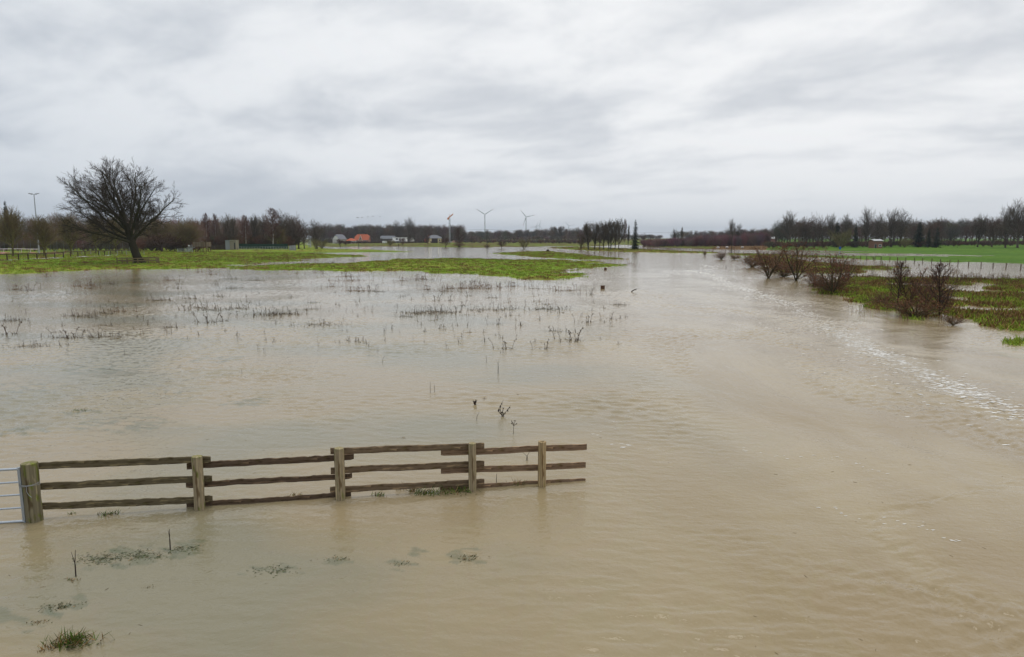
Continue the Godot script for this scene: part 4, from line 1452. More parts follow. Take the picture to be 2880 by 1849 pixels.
	h = gable("yellow_walled_house", "pale yellow house with dark timber front and grey hipped roof", at, 0.12, 38.0 * m, 10.0, th * 0.62, th, Color(0.62, 0.52, 0.28), grey * 1.5, 0.8)
	block(h, "timber_front", Vector3(0.5 * m, th * 0.3, 5.1), Vector3(17.0 * m, th * 0.62, 0.4), Color(0.06, 0.045, 0.04))
	for x in [-4.0, -1.0, 2.5]:
		block(h, "timber_post", Vector3(x * m + 1.0, th * 0.28, 5.6), Vector3(0.25, th * 0.62, 0.25), Color(0.04, 0.03, 0.025))
	opening(h, "window", Vector3(14.0 * m, th * 0.36, 5.0), 1.2, 1.3, "z")
	at = away(1203, 615)
	h = gable("red_brick_cottage", "red brick cottage beside the yellow walled house", at, PI / 2, 9.0, 17.0 * m, 3.0, up_to(at, 664) - at.y, Color(0.30, 0.12, 0.08), Color(0.30, 0.10, 0.06), 0.0)
	opening(h, "window", Vector3(4.5, 1.5, 0.8), 1.2, 1.3, "x")
	block(h, "chimney", Vector3(0, up_to(at, 662) - at.y, 1.0), Vector3(0.6, 1.2, 0.6), brick)
	# low white trailer on the meadow before the houses
	at = away(1082, 590)
	h = thing("white_trailer", "small white trailer parked on the grass before the flat roofed house", "trailer", at)
	block(h, "body", Vector3(0, 1.3, 0), Vector3(4.0, 1.8, 1.9), Color(0.7, 0.7, 0.7))
	for x in [-0.8, 0.8]:
		var wm := MB.new()
		wm.tube(PackedVector3Array([Vector3(x, 0.35, 0.85), Vector3(x, 0.35, 1.05)]), PackedFloat32Array([0.35, 0.35]), 12, Color(0.02, 0.02, 0.02), true)
		part("wheel", wm, M.plain, h)
	var dr := MB.new()
	dr.bar(Vector3(2.0, 0.55, 0), Vector3(3.2, 0.45, 0), 0.1, 0.1, Color(0.2, 0.2, 0.2))
	part("drawbar", dr, M.metal, h)
	# village gardens
	rng.seed = 410
	for t in [[1125, 600, 668, 9, "thorn", "small bare bush in front of the white cubic house"], [1135, 615, 667, 11, "broad", "small bare tree in front of the white cubic house"], [1152, 615, 658, 20, "broad2", "bare garden tree by the small pointed gable"]]:
		put_tree(K[t[4]], away(t[0], t[1]), t[2], t[3], t[5])
	for t in [[944, 660, 652, 26, "broad", "bare garden tree at the corner of the half timbered house"], [975, 665, 655, 20, "broad2", "bare tree behind the orange roofed garage"], [1052, 650, 652, 24, "broad", "bare tree between the red roof and the dark long house"], [1066, 640, 660, 16, "broad2", "small bare tree before the dark long house"], [1180, 630, 655, 22, "broad", "bare tree between the pointed gable and the brick cottage"], [1246, 620, 660, 18, "oldoak", "small bare tree between the yellow house and the crane"]]:
		put_tree(K[t[4]], away(t[0], t[1]), t[2], t[3], t[5])
	mass("hedge", K.scrub, [[965, 1250, 590, 625, 678.5, 678.5, 10, 90, Color(0.075, 0.045, 0.035)], [960, 985, 590, 620, 676, 676, 10, 10, Color(0.06, 0.03, 0.02)]], "low brown garden hedge in front of the village houses", "hedge")
	# building crane and its heap of sand
	at = away(1265, 640)
	m = wide(at, 1.0)
	th = up_to(at, 612) - at.y
	h = thing("tower_crane", "slim tower crane with a folded orange jib", "crane", at)
	var steel := Color(0.42, 0.45, 0.46)
	var mast := MB.new()
	for s in [[-0.5, -0.5], [0.5, -0.5], [0.5, 0.5], [-0.5, 0.5]]:
		mast.bar(Vector3(s[0], 0, s[1]), Vector3(s[0], th, s[1]), 0.28, 0.28, steel)
	var y := 0.0
	while y < th - 1.4:
		for s in [[-0.5, 0.5, 0.5, 0.5], [0.5, 0.5, 0.5, -0.5], [0.5, -0.5, -0.5, -0.5], [-0.5, -0.5, -0.5, 0.5]]:
			mast.bar(Vector3(s[0], y, s[1]), Vector3(s[2], y + 1.4, s[3]), 0.14, 0.14, steel)
		y += 1.4
	part("mast", mast, M.metal, h)
	block(h, "base", Vector3(0, 0.4, 0), Vector3(4.2, 0.9, 4.2), Color(0.45, 0.46, 0.46))
	var jib := MB.new()
	var orange := Color(0.60, 0.20, 0.03)
	var j0 := Vector3(-4.5 * m, up_to(at, 614.5) - at.y, 0)
	var j1 := Vector3(10.0 * m, up_to(at, 602.5) - at.y, 0)
	for s in [[0.0, 0.4, 0.0], [-0.55, -0.3, 0.0], [0.55, -0.3, 0.0]]:
		var off := Vector3(0, s[1], s[0])
		jib.bar(j0 + off, j1 + off, 0.32, 0.32, orange)
	for i in 9:
		var a := j0.lerp(j1, i / 9.0)
		var b := j0.lerp(j1, (i + 1) / 9.0)
		jib.bar(a + Vector3(0, 0.4, 0), b + Vector3(0, -0.3, 0.55), 0.2, 0.2, orange)
		jib.bar(a + Vector3(0, -0.3, -0.55), b + Vector3(0, 0.4, 0), 0.2, 0.2, orange)
	part("jib", jib, M.plain, h)
	block(h, "counterweight", j0 + Vector3(0.3, -0.3, 0), Vector3(1.6, 1.7, 1.6), orange * 0.9)
	var tip := MB.new()
	tip.bar(Vector3(0, th, 0), Vector3(-0.1, up_to(at, 603) - at.y, 0), 0.3, 0.3, orange)
	part("peak", tip, M.plain, h)
	at = away(1276, 625)
	var pile := MB.new()
	var ring := []
	for r in 7:
		var row := []
		for k in 20:
			var q := TAU * k / 20.0
			var rr := 7.5 * m * (1.0 - r / 6.0) * (1.0 + 0.2 * sin(q * 3.0 + r)) + (0.02 if r == 6 else 0.0)
			row.append(Vector3(cos(q) * rr, r / 6.0 * 2.3 - 0.2, sin(q) * rr * 0.7))
		ring.append(row)
	for r in 6:
		for k in 20:
			pile.quad(ring[r][(k + 1) % 20], ring[r + 1][(k + 1) % 20], ring[r + 1][k], ring[r][k], Color(0.3, 0.2, 0.13) * rnd(0.85, 1.15))
	var pl := solo("sand_heap", pile, M.plain, "heap of brown sand at the foot of the tower crane", "heap")
	pl.position = at

# ---- far things in the middle
func turbine(px: float, dist: float, hub_py: float, blade_px: float, angs: Array, label: String) -> void:
	var at := away(px, dist)
	var hub := up_to(at, hub_py) - at.y
	var L := wide(at, blade_px)
	var o := thing("wind_turbine", label, "wind turbine", at, "wind turbines on the horizon")
	var c := Color(0.50, 0.55, 0.56)
	var k := L / 40.0
	var mb := MB.new()
	mb.tube(PackedVector3Array([Vector3(0, -2, 0), Vector3(0, hub, 0)]), PackedFloat32Array([2.6 * k, 1.5 * k]), 12, c)
	part("tower", mb, M.plain, o)
	var n := MB.new()
	n.box(Vector3(0, hub + 0.4, 0), Vector3(3.4, 3.4, 8.0) * k, c * 0.9)
	part("nacelle", n, M.plain, o)
	var hb := MB.new()
	hb.tube(PackedVector3Array([Vector3(0, hub, 4.0 * k), Vector3(0, hub, 6.0 * k), Vector3(0, hub, 6.8 * k)]), PackedFloat32Array([1.7 * k, 1.3 * k, 0.2 * k]), 10, c)
	part("hub", hb, M.plain, o)
	for a in angs:
		var d := Vector3(sin(deg_to_rad(a)), cos(deg_to_rad(a)), 0)
		var sd := Vector3(d.y, -d.x, 0)
		var b := MB.new()
		var p := Vector3(0, hub, 5.2 * k)
		var secs := [[0.02, 0.9], [0.16, 1.9], [0.45, 1.35], [0.78, 0.8], [1.0, 0.25]]
		for i in secs.size() - 1:
			var s0: Array = secs[i]
			var s1: Array = secs[i + 1]
			var a0: Vector3 = p + d * L * s0[0]
			var a1: Vector3 = p + d * L * s1[0]
			var col := c
			if i == 3: col = Color(0.42, 0.20, 0.18)
			b.quad(a0 - sd * s0[1] * k, a1 - sd * s1[1] * k, a1 + sd * s1[1] * k + Vector3(0, 0, 0.3 * k), a0 + sd * s0[1] * k + Vector3(0, 0, 0.5 * k), col)
			b.quad(a0 + sd * s0[1] * k, a1 + sd * s1[1] * k, a1 - sd * s1[1] * k - Vector3(0, 0, 0.5 * k), a0 - sd * s0[1] * k - Vector3(0, 0, 0.7 * k), col)
		part("blade", b, M.plain, o)

func build_far() -> void:
	rng.seed = 500
	turbine(1364, 2700, 603.5, 29, [-58, 58, 180], "tall wind turbine with two blades raised like a Y")
	turbine(1479.5, 2750, 610.5, 26, [-40, 78, 199], "tall wind turbine with one blade pointing down beside its tower")
	turbine(1507.5, 5200, 638.5, 16, [25, 265, 145], "small pale far wind turbine showing a level blade")
	turbine(1517, 5600, 634.5, 15, [15, 140, 255], "small pale far wind turbine behind its neighbour")
	turbine(1599.5, 5600, 635.5, 16, [-45, 80, 195], "small pale far wind turbine standing alone above the wood")
	# distant wood
	var gb := Color(0.13, 0.107, 0.084)
	mass("woodland", K.farwood, [[880, 1300, 720, 900, 630, 632, 24, 150, gb], [880, 1130, 700, 760, 640, 638, 24, 60, gb * 0.85], [1280, 1660, 760, 900, 652, 640, 20, 130, gb], [1280, 1700, 700, 780, 664, 660, 18, 90, Color(0.12, 0.092, 0.072)], [1100, 1310, 700, 800, 652, 655, 20, 60, gb], [1600, 1860, 800, 1000, 655, 660, 18, 60, gb],
		[1900, 2300, 620, 800, 650, 640, 24, 70, gb]], "bare winter wood closing the view beyond the village and river", "wood")
	mass("woodland", K.wood, [[2620, 2960, 380, 470, 618, 596, 44, 46, Color(0.12, 0.09, 0.07)], [2180, 2680, 380, 450, 616, 612, 48, 60, Color(0.115, 0.092, 0.066)]], "bare winter wood behind the green field and hut", "wood")
	mass("thicket", K.scrub, [[880, 1330, 660, 720, 668, 668, 14, 80, Color(0.095, 0.075, 0.058)], [1280, 1660, 560, 660, 674, 672, 14, 110, Color(0.135, 0.10, 0.075)], [1810, 2160, 395, 470, 672, 652, 22, 210, Color(0.20, 0.115, 0.112)], [1950, 2160, 400, 470, 660, 648, 20, 90, Color(0.20, 0.11, 0.112)],
		[2150, 2660, 330, 385, 676, 672, 26, 80, Color(0.11, 0.076, 0.052)], [2660, 2960, 340, 400, 676, 674, 30, 40, Color(0.105, 0.07, 0.055)]], "reddish brown leafless thicket on the far side of the river", "thicket")
	# single trees in the distance
	for t in [[1120, 690, 618, 36, "oldoak", "dark bare tree over the white cubic house"], [1150, 690, 610, 42, "broad2", "tall bare tree with a pointed crown over the small gable"], [1168, 690, 625, 30, "broad", "bare tree leaning on the tall pointed one"], [1200, 610, 627, 40, "broad", "round bare tree standing in front of the yellow walled house"],
		[1290, 560, 636, 34, "broad2", "thin topped bare tree on the flood's edge near the crane"], [1305, 640, 647, 30, "oldoak", "low bare tree behind the thin topped one"], [1402, 700, 650, 12, "broad", "small bare tree standing above the distant wood"], [1429, 700, 650, 14, "broad2", "pale small bare tree above the distant wood"],
		[1555, 780, 635, 34, "upright", "cluster of slim bare trees behind the bend"], [1580, 780, 634, 30, "upright", "slim bare tree group behind the bend, beside the cluster"],
		[1810, 600, 653, 18, "broad", "small round bare tree at the end of the red thicket"], [1896, 470, 642, 24, "oldoak", "dark round bare tree above the red thicket"], [1917, 470, 636, 8, "upright", "thin dead stem above the red thicket"], [2053, 440, 613, 30, "broad2", "tall pale bare tree above the red thicket"], [2074, 430, 627, 34, "oldoak", "dark bushy bare tree beside the tall pale one"],
		[2112, 460, 637, 36, "broad", "low bare tree between the thicket and the barn"], [2150, 430, 635, 40, "broad", "spreading bare tree in front of the barn"], [2182, 430, 633, 30, "broad2", "bare tree beside the barn"]]:
		put_tree(K[t[4]], away(t[0], t[1]), t[2], t[3], t[5])
	# trees and bushes standing in the flood
	for t in [[957, 420, 672, 34, "thorn", "dark thorn tree with a flat crown standing in the flood"], [973, 430, 676, 14, "thorn", "small thorn bush next to the flat crowned one"], [1097, 440, 673, 26, "willow", "round olive willow bush at the far edge of the flood"], [1133, 450, 668, 12, "alder", "narrow dark bush at the far edge of the flood"], [1204, 400, 660, 12, "thorn", "leaning small thorn bush in the flood"],
		[1253, 380, 668, 30, "thorn", "sprawling thorn bush in the flood below the crane"], [1292, 385, 640, 30, "sapling", "tall thin alder with brush at its foot in the flood"], [1291, 384, 676, 28, "brush", "low brush around the thin alder in the flood"], [1370, 360, 685, 18, "brush", "brush at the foot of the power pole"],
		[1411, 345, 678, 26, "thorn", "forked dark thorn bush on the far bank"], [1474, 325, 668, 32, "willow", "yellowish willow with fallen branches on the far bank"]]:
		put_tree(K[t[4]], away(t[0], t[1]), t[2], t[3], t[5])
	# lattice mast, poles and wires
	var at := away(871, 372)
	var hh := up_to(at, 646) - at.y
	var lm := thing("lattice_mast", "narrow grey lattice mast carrying the overhead wires", "mast", at)
	for s in [[-1, -1], [1, -1], [1, 1], [-1, 1]]:
		var mb := MB.new()
		mb.bar(Vector3(s[0] * 0.55, -0.5, s[1] * 0.55), Vector3(s[0] * 0.2, hh, s[1] * 0.2), 0.14, 0.14, Color(0.3, 0.34, 0.36))
		part("leg", mb, M.metal, lm)
	var brace := MB.new()
	for i in 10:
		var a := 0.55 - 0.035 * i
		var b := a - 0.035
		var y0 := hh * i / 10.0
		var y1 := hh * (i + 1) / 10.0
		brace.bar(Vector3(-a, y0, a), Vector3(b, y1, b), 0.08, 0.08, Color(0.3, 0.34, 0.36))
		brace.bar(Vector3(a, y0, a), Vector3(a, y1, -b), 0.08, 0.08, Color(0.3, 0.34, 0.36))
		brace.bar(Vector3(a, y0, -a), Vector3(-b, y1, -b), 0.08, 0.08, Color(0.3, 0.34, 0.36))
	part("bracing", brace, M.metal, lm)
	var cross := MB.new()
	cross.bar(Vector3(-0.9, hh - 0.2, 0), Vector3(0.9, hh - 0.2, 0), 0.12, 0.12, Color(0.3, 0.34, 0.36))
	part("crossarm", cross, M.metal, lm)
	var tops := [at + Vector3(0, hh, 0)]
	for p in [[1370, 701, 645.5, 14.0, "wooden power pole with a short crossarm standing in the flood"], [2058, 710, 652, 8.0, "wooden power pole standing beside the red thicket"]]:
		var b := gp(p[0], p[1], 0.1)
		b.y = maxf(ground(b.x, b.z), 0.0)
		var ht := up_to(b, p[2]) - b.y
		var o := thing("power_pole", p[4], "pole", b)
		var mb := MB.new()
		mb.tube(PackedVector3Array([Vector3(0, -0.8, 0), Vector3(0, ht, 0)]), PackedFloat32Array([0.17, 0.12]), 8, Color(0.07, 0.055, 0.045), true)
		part("pole", mb, M.plain, o)
		var m2 := MB.new()
		m2.bar(Vector3(-0.75, ht - 0.3, 0), Vector3(0.75, ht - 0.3, 0), 0.12, 0.12, Color(0.09, 0.08, 0.07))
		part("crossarm", m2, M.plain, o)
		for x in [-0.7, 0.0, 0.7]:
			var m3 := MB.new()
			m3.tube(PackedVector3Array([Vector3(x, ht - 0.25, 0), Vector3(x, ht + 0.05, 0)]), PackedFloat32Array([0.06, 0.05]), 6, Color(0.3, 0.22, 0.18), true)
			part("insulator", m3, M.plain, o)
		tops.append(b + Vector3(0, ht, 0))
	var last: Vector3 = away(2990, 190)
	tops.append(Vector3(last.x, up_to(last, 640), last.z))
	var first: Vector3 = away(560, 420)
	tops.insert(0, Vector3(first.x, up_to(first, 640), first.z))
	for i in tops.size() - 1:
		var w := thing("overhead_wire", ["power wire running from the lattice mast over the gardens", "power wire between the lattice mast and the crossarm pole", "power wire spanning the river between the two wooden poles", "power wire crossing the green field from the wooden pole"][i], "wire")
		for s in [-0.7, 0.7] if i < 3 else [0.0]:
			var pts := PackedVector3Array()
			var rr := PackedFloat32Array()
			for k in 33:
				var t := k / 32.0
				var q: Vector3 = tops[i].lerp(tops[i + 1], t)
				q.y -= 4.0 * t * (1.0 - t) * tops[i].distance_to(tops[i + 1]) * 0.008
				pts.append(q + Vector3(0, 0.05, s))
				rr.append(0.018)
			var mb := MB.new()
			mb.tube(pts, rr, 4, Color(0.11, 0.10, 0.10))
			part("strand", mb, M.plain, w)
	# posts in the flood
	for p in [[1009, 698, 684], [1121, 698.5, 686]]:
		var b := gp(p[0], p[1])
		var mb := MB.new()
		var ht := up_to(b, p[2])
		mb.tube(PackedVector3Array([Vector3(0, -0.6, 0), Vector3(0, ht, 0)]), PackedFloat32Array([0.17, 0.15]), 8, Color(0.04, 0.032, 0.026), true)
		var o := solo("marker_post", mb, M.plain, "dark wooden post standing alone in the far flood", "post", "posts in the far flood")
		o.position = b
	# cormorants in flight
	var bd := [[1009, 612.5, 8.5, 0.2, "flying bird leading with its wings level and body low"], [1021, 612, 5.5, 0.45, "flying bird second in the line, wings bent down"], [1038, 610.5, 6.0, -0.3, "flying bird in the middle of the line, wings raised"], [1052, 608.5, 5.5, 0.45, "flying bird fourth in the line, wings arched down"], [1071.5, 610, 5.0, -0.15, "smallest flying bird at the end of the line"]]
	for p in bd:
		var b := away(p[0], 210)
		b.y = up_to(b, p[1])
		var k := wide(b, p[2]) * 0.5
		var o := thing("flying_bird", p[4], "bird", b, "birds flying in a line over the wood")
		var body := MB.new()
		body.tube(PackedVector3Array([Vector3(-0.75, 0, 0) * k, Vector3(-0.45, -0.02, 0) * k, Vector3(0, 0, 0), Vector3(0.4, 0.04, 0) * k, Vector3(0.75, 0.05, 0) * k]), PackedFloat32Array([0.03 * k, 0.1 * k, 0.16 * k, 0.08 * k, 0.02 * k]), 8, Color(0.03, 0.028, 0.026))
		for s in [-1.0, 1.0]:
			# two-jointed wings
			var dd: float = p[3]
			var w0 := Vector3(-0.05, 0.03, 0) * k
			var e := Vector3(-0.5 * s - 0.1, -dd * 0.1 + 0.22, s * 0.5) * k
			var t := Vector3(-1.0 * s - 0.3 * absf(dd), -dd * 0.9, s * 0.9) * k
			body.quad(w0 + Vector3(0.14, 0, 0) * k, e + Vector3(0.15, 0, 0) * k, e - Vector3(0.17, 0.02, 0) * k, w0 - Vector3(0.2, 0.02, 0) * k, Color(0.032, 0.03, 0.028))
			body.quad(e + Vector3(0.15, 0, 0) * k, t, t - Vector3(0.02, 0.03, 0) * k, e - Vector3(0.17, 0.02, 0) * k, Color(0.03, 0.028, 0.026))
		part("body", body, M.plain, o)

# ---- right side: poplars, fir, fields
func build_right() -> void:
	rng.seed = 600
	for t in [[1634, 300, 640, 26, "alder", "dark narrow alder at the end of the poplar group"], [1655, 297, 622, 44, "upright", "leaning poplar with two stems on the far bank"], [1672, 300, 622, 40, "upright", "bare poplar beside the two stemmed one"], [1686, 296, 619, 38, "broad2", "bare poplar in the middle of the group"], [1697, 302, 620, 30, "upright", "slim bare poplar behind its neighbours"],
		[1713, 298, 622, 34, "upright", "bare poplar with a straight trunk near the gap in the group"], [1718, 295, 615, 36, "upright", "straight bare poplar at the gap in the group"], [1730, 300, 614, 28, "upright", "slim poplar between the tallest ones"], [1740, 294, 611, 40, "broad2", "tallest poplar of the group on the far bank"],
		[1757, 294, 617, 17, "birch", "narrow dark tree between the poplars and the fir"], [1767, 296, 628, 8, "upright", "thin bare stem next to the fir"]]:
		put_tree(K[t[4]], away(t[0], t[1]), t[2], t[3], t[5])
	put_tree(K.fir, away(1786, 292), 619, 30, "tall dark fir tree at the end of the poplar group")
	for t in [[2222, 380, 590, 56, "broad2", "tall bare tree at the edge of the wood by the barn"], [2262, 385, 598, 60, "broad", "wide bare tree in the wood beside the barn"], [2300, 380, 595, 56, "broad", "round bare tree in the middle of the wood"], [2335, 375, 598, 50, "oldoak", "gnarled bare tree above the dark yew"], [2372, 380, 600, 50, "broad2", "bare tree behind the two conifers"],
		[2436, 350, 579, 56, "oldoak", "high bare tree with wide open branches over the hut"], [2470, 365, 598, 46, "broad2", "bare tree behind the small hut"], [2506, 345, 583, 62, "oldoak", "high bare tree with forked trunk beside the hut"], [2534, 350, 583, 50, "oldoak", "high crooked bare tree leaning away from the hut"], [2575, 365, 612, 56, "broad", "bushy bare tree near the end of the wood"],
		[2624, 350, 608, 60, "broad", "broad bushy bare tree at the end of the wood"], [2676, 400, 620, 34, "broad2", "small bare tree behind the pale field corner"], [2750, 330, 600, 60, "oldoak", "bare oak at the edge of the eastern wood"], [2790, 325, 598, 60, "broad", "bare tree in the eastern wood edge"], [2828, 315, 574, 66, "oldoak", "high bare oak in the eastern wood edge"], [2862, 305, 557, 76, "broad2", "highest bare tree of the eastern wood edge"], [2905, 300, 552, 80, "broad", "bare tree at the end of the eastern wood edge"]]:
		put_tree(K[t[4]], away(t[0], t[1]), t[2], t[3], t[5])
	for t in [[2353, 345, 626, 34, "pine", "dark green yew among bare trees"], [2405, 335, 629, 26, "fir", "narrow dark conifer near the hut"], [2583, 335, 624, 40, "pine", "dark conifer leaning at the end of the wood"], [2611, 325, 643, 24, "fir", "small dark conifer before the bushy tree"], [2634, 322, 640, 26, "fir", "dark conifer at the corner of the field"]]:
		put_tree(K[t[4]], away(t[0], t[1]), t[2], t[3], t[5])
	put_tree(K.willow, away(2365, 325), 640, 60, "round olive bush beneath the dark yew")
	put_tree(K.willow, away(2545, 330), 668, 40, "low brown bush between the hut and the conifers")
	for t in [[2694, 318, 672, 8], [2740, 312, 672, 8], [2829, 305, 668, 12]]:
		put_tree(K.thorn, away(t[0], t[1]), t[2], t[3], "tiny young tree standing alone in the green field", "young trees in the field")
	# barn and hut
	var at := away(2164, 520)
	var m := wide(at, 1.0)
	var h := gable("barn", "low brick barn with a long white roof beyond the trees", at, 0.0, 32.0 * m, 9.0, up_to(at, 671) - at.y, up_to(at, 667) - at.y, Color(0.28, 0.13, 0.11), Color(0.62, 0.64, 0.66), 0.0)
	for x in [-2.5, 0.5, 3.0]:
		opening(h, "window", Vector3(x, 1.2, 4.5), 1.2, 0.8, "z")
	at = away(2462, 322)
	m = wide(at, 1.0)
	h = gable("field_hut", "small brick hut with a pale flat roof under the bare trees", at, 0.1, 26.0 * m, 4.0, up_to(at, 677) - at.y, up_to(at, 674.5) - at.y, Color(0.22, 0.11, 0.085), Color(0.42, 0.43, 0.45), 0.0)
	opening(h, "window", Vector3(1.0, 1.2, 2.0), 1.2, 0.9, "z")
	opening(h, "door", Vector3(-1.2, 0.9, 2.0), 0.9, 1.9, "z", Color(0.2, 0.2, 0.2))
	# blue barrel by the scrub
	at = away(2363, 300)
	var bb := MB.new()
	bb.tube(PackedVector3Array([Vector3(0, 0, 0), Vector3(0, 0.1, 0), Vector3(0, 0.6, 0), Vector3(0, 1.1, 0), Vector3(0, 1.2, 0)]), PackedFloat32Array([0.38, 0.42, 0.46, 0.42, 0.36]), 14, Color(0.03, 0.12, 0.40), true)
	var bo := solo("water_barrel", bb, M.plain, "bright blue barrel in the scrub below the conifers", "barrel")
	bo.position = at
	# post and wire fence along the flooded field
	var f := thing("wire_fence", "long fence of thin wooden posts along the flooded green field", "fence")
	var line := [[1810, 700], [1900, 705], [2007, 710], [2106, 714.3], [2210, 719], [2316, 724.3], [2416, 730.5], [2537, 737.5], [2627, 743], [2717, 749.5], [2800, 754.5], [2875, 759], [2960, 764]]
	var path := []
	for p in line: path.append(gp(p[0], p[1]))
	var tops := []
	var carry := 0.0
	for i in path.size() - 1:
		var a: Vector3 = path[i]
		var b: Vector3 = path[i + 1]
		var L := a.distance_to(b)
		var s := carry
		while s < L:
			var q := a.lerp(b, s / L)
			var lean := Vector3(rnd(-0.14, 0.14), 0, rnd(-0.06, 0.06)) if rng.randf() < 0.4 else Vector3(rnd(-0.04, 0.04), 0, 0)
			var tp := q + Vector3(0, rnd(0.92, 1.1), 0) + lean
			var mb := MB.new()
			mb.tube(PackedVector3Array([q + Vector3(0, -0.7, 0), tp]), PackedFloat32Array([0.085, 0.075]), 7, Color(0.085, 0.058, 0.045) * rnd(0.6, 1.3), true)
			part("post", mb, M.plain, f)
			tops.append(tp)
			s += 3.1 + rnd(-0.3, 0.3)
		carry = s - L
	for y in [0.12, 0.5]:
		var wm := MB.new()
		for i in tops.size() - 1:
			wm.bar(tops[i] - Vector3(0, y, 0), tops[i + 1] - Vector3(0, y, 0), 0.008, 0.008, Color(0.2, 0.2, 0.2))
		part("wire", wm, M.metal, f)
	# fallen field gate in that fence
	var g := thing("timber_gate", "broken timber field gate leaning in the post fence", "gate")
	var ga := gp(2462, 733)
	var gb := gp(2478, 734)
	var col := Color(0.08, 0.06, 0.045)
	for e in [[ga + Vector3(0, 1.05, 0), gb + Vector3(0, 1.0, 0)], [ga + Vector3(0, 0.1, 0), ga + Vector3(0, 1.1, 0)], [gb + Vector3(0, -0.1, 0), gb + Vector3(0, 1.05, 0)]]:
		var mb := MB.new()
		mb.bar(e[0], e[1], 0.08, 0.1, col)
		part("bar", mb, M.plain, g)
	var mb3 := MB.new()
	mb3.bar(ga + Vector3(-1.2, 1.0, 0.1), ga + Vector3(0, 0.15, 0.1), 0.08, 0.1, col)
	part("brace", mb3, M.plain, g)
	# pale dung heaps wrapped in film behind the reeds
	for p in [[2020, 700.5], [2045, 700], [2088, 700]]:
		var b := spot(p[0], 699)
		var q := MB.new()
		q.tube(PackedVector3Array([Vector3(-0.7, 0.45, 0), Vector3(-0.5, 0.5, 0), Vector3(0.5, 0.5, 0), Vector3(0.7, 0.45, 0)]), PackedFloat32Array([0.05, 0.5, 0.5, 0.05]), 12, Color(0.45, 0.42, 0.4), true)
		var o := solo("straw_bale", q, M.plain, "pale round bale lying in the brown reed strip", "bale", "bales in the reed strip")
		o.position = away(p[0], 330)

# ---- shrubs on the right bank
func build_bank_shrubs() -> void:
	rng.seed = 700
	for t in [[2162, 782, 682, 105, "alder", "mossy alder rising from the river bank shrubs"], [2240, 790, 678, 130, "alder", "dark trunked alder with a wide crown in the river"], [2205, 778, 728, 120, "brush", "tangled brown brush between the two bank alders"], [2115, 752, 708, 95, "brush", "low brown brush at the upstream end of the bank"], [2342, 824, 702, 128, "alder", "many stemmed alder bush with brown leaves in the river"],
		[2330, 822, 770, 130, "brush", "splayed low branches at the foot of the alder bush"], [2376, 802, 715, 80, "alder", "small leafy alder beside the many stemmed bush"], [2524, 860, 734, 66, "sapling", "slim pale alder on the tussocky island"], [2558, 850, 734, 92, "alder", "leafy dark alder on the tussocky island"], [2642, 890, 738, 92, "sapling", "dark alder sapling at the water's edge of the island"],
		[2568, 892, 826, 175, "brush", "wide dense brush in the water below the island alders"], [2645, 884, 790, 95, "alder", "rusty leaved low alder beside the dark sapling"], [2482, 862, 815, 84, "brush", "sparse leaning twigs standing in the river before the island"], [2680, 915, 882, 60, "brush", "small spread twig standing in the water off the island"],
		[2180, 762, 712, 80, "alder", "reddish leafy alder behind the two bank alders"], [2290, 806, 745, 70, "brush", "low reddish brush between the dark alder and the many stemmed bush"], [2600, 870, 770, 80, "alder", "reddish leafy alder between the island saplings"], [2030, 730, 703, 40, "brush", "round twiggy bush at the edge of the river bend"], [2065, 731, 712, 34, "brush", "small twiggy bush beside the round one at the bend"], [1983, 720, 702, 12, "brush", "tiny twig bush alone in the river bend"]]:
		var b := spot(t[0], t[1])
		b.y = minf(b.y, 0.1)
		put_tree(K[t[4]], b, t[2], t[3], t[5])

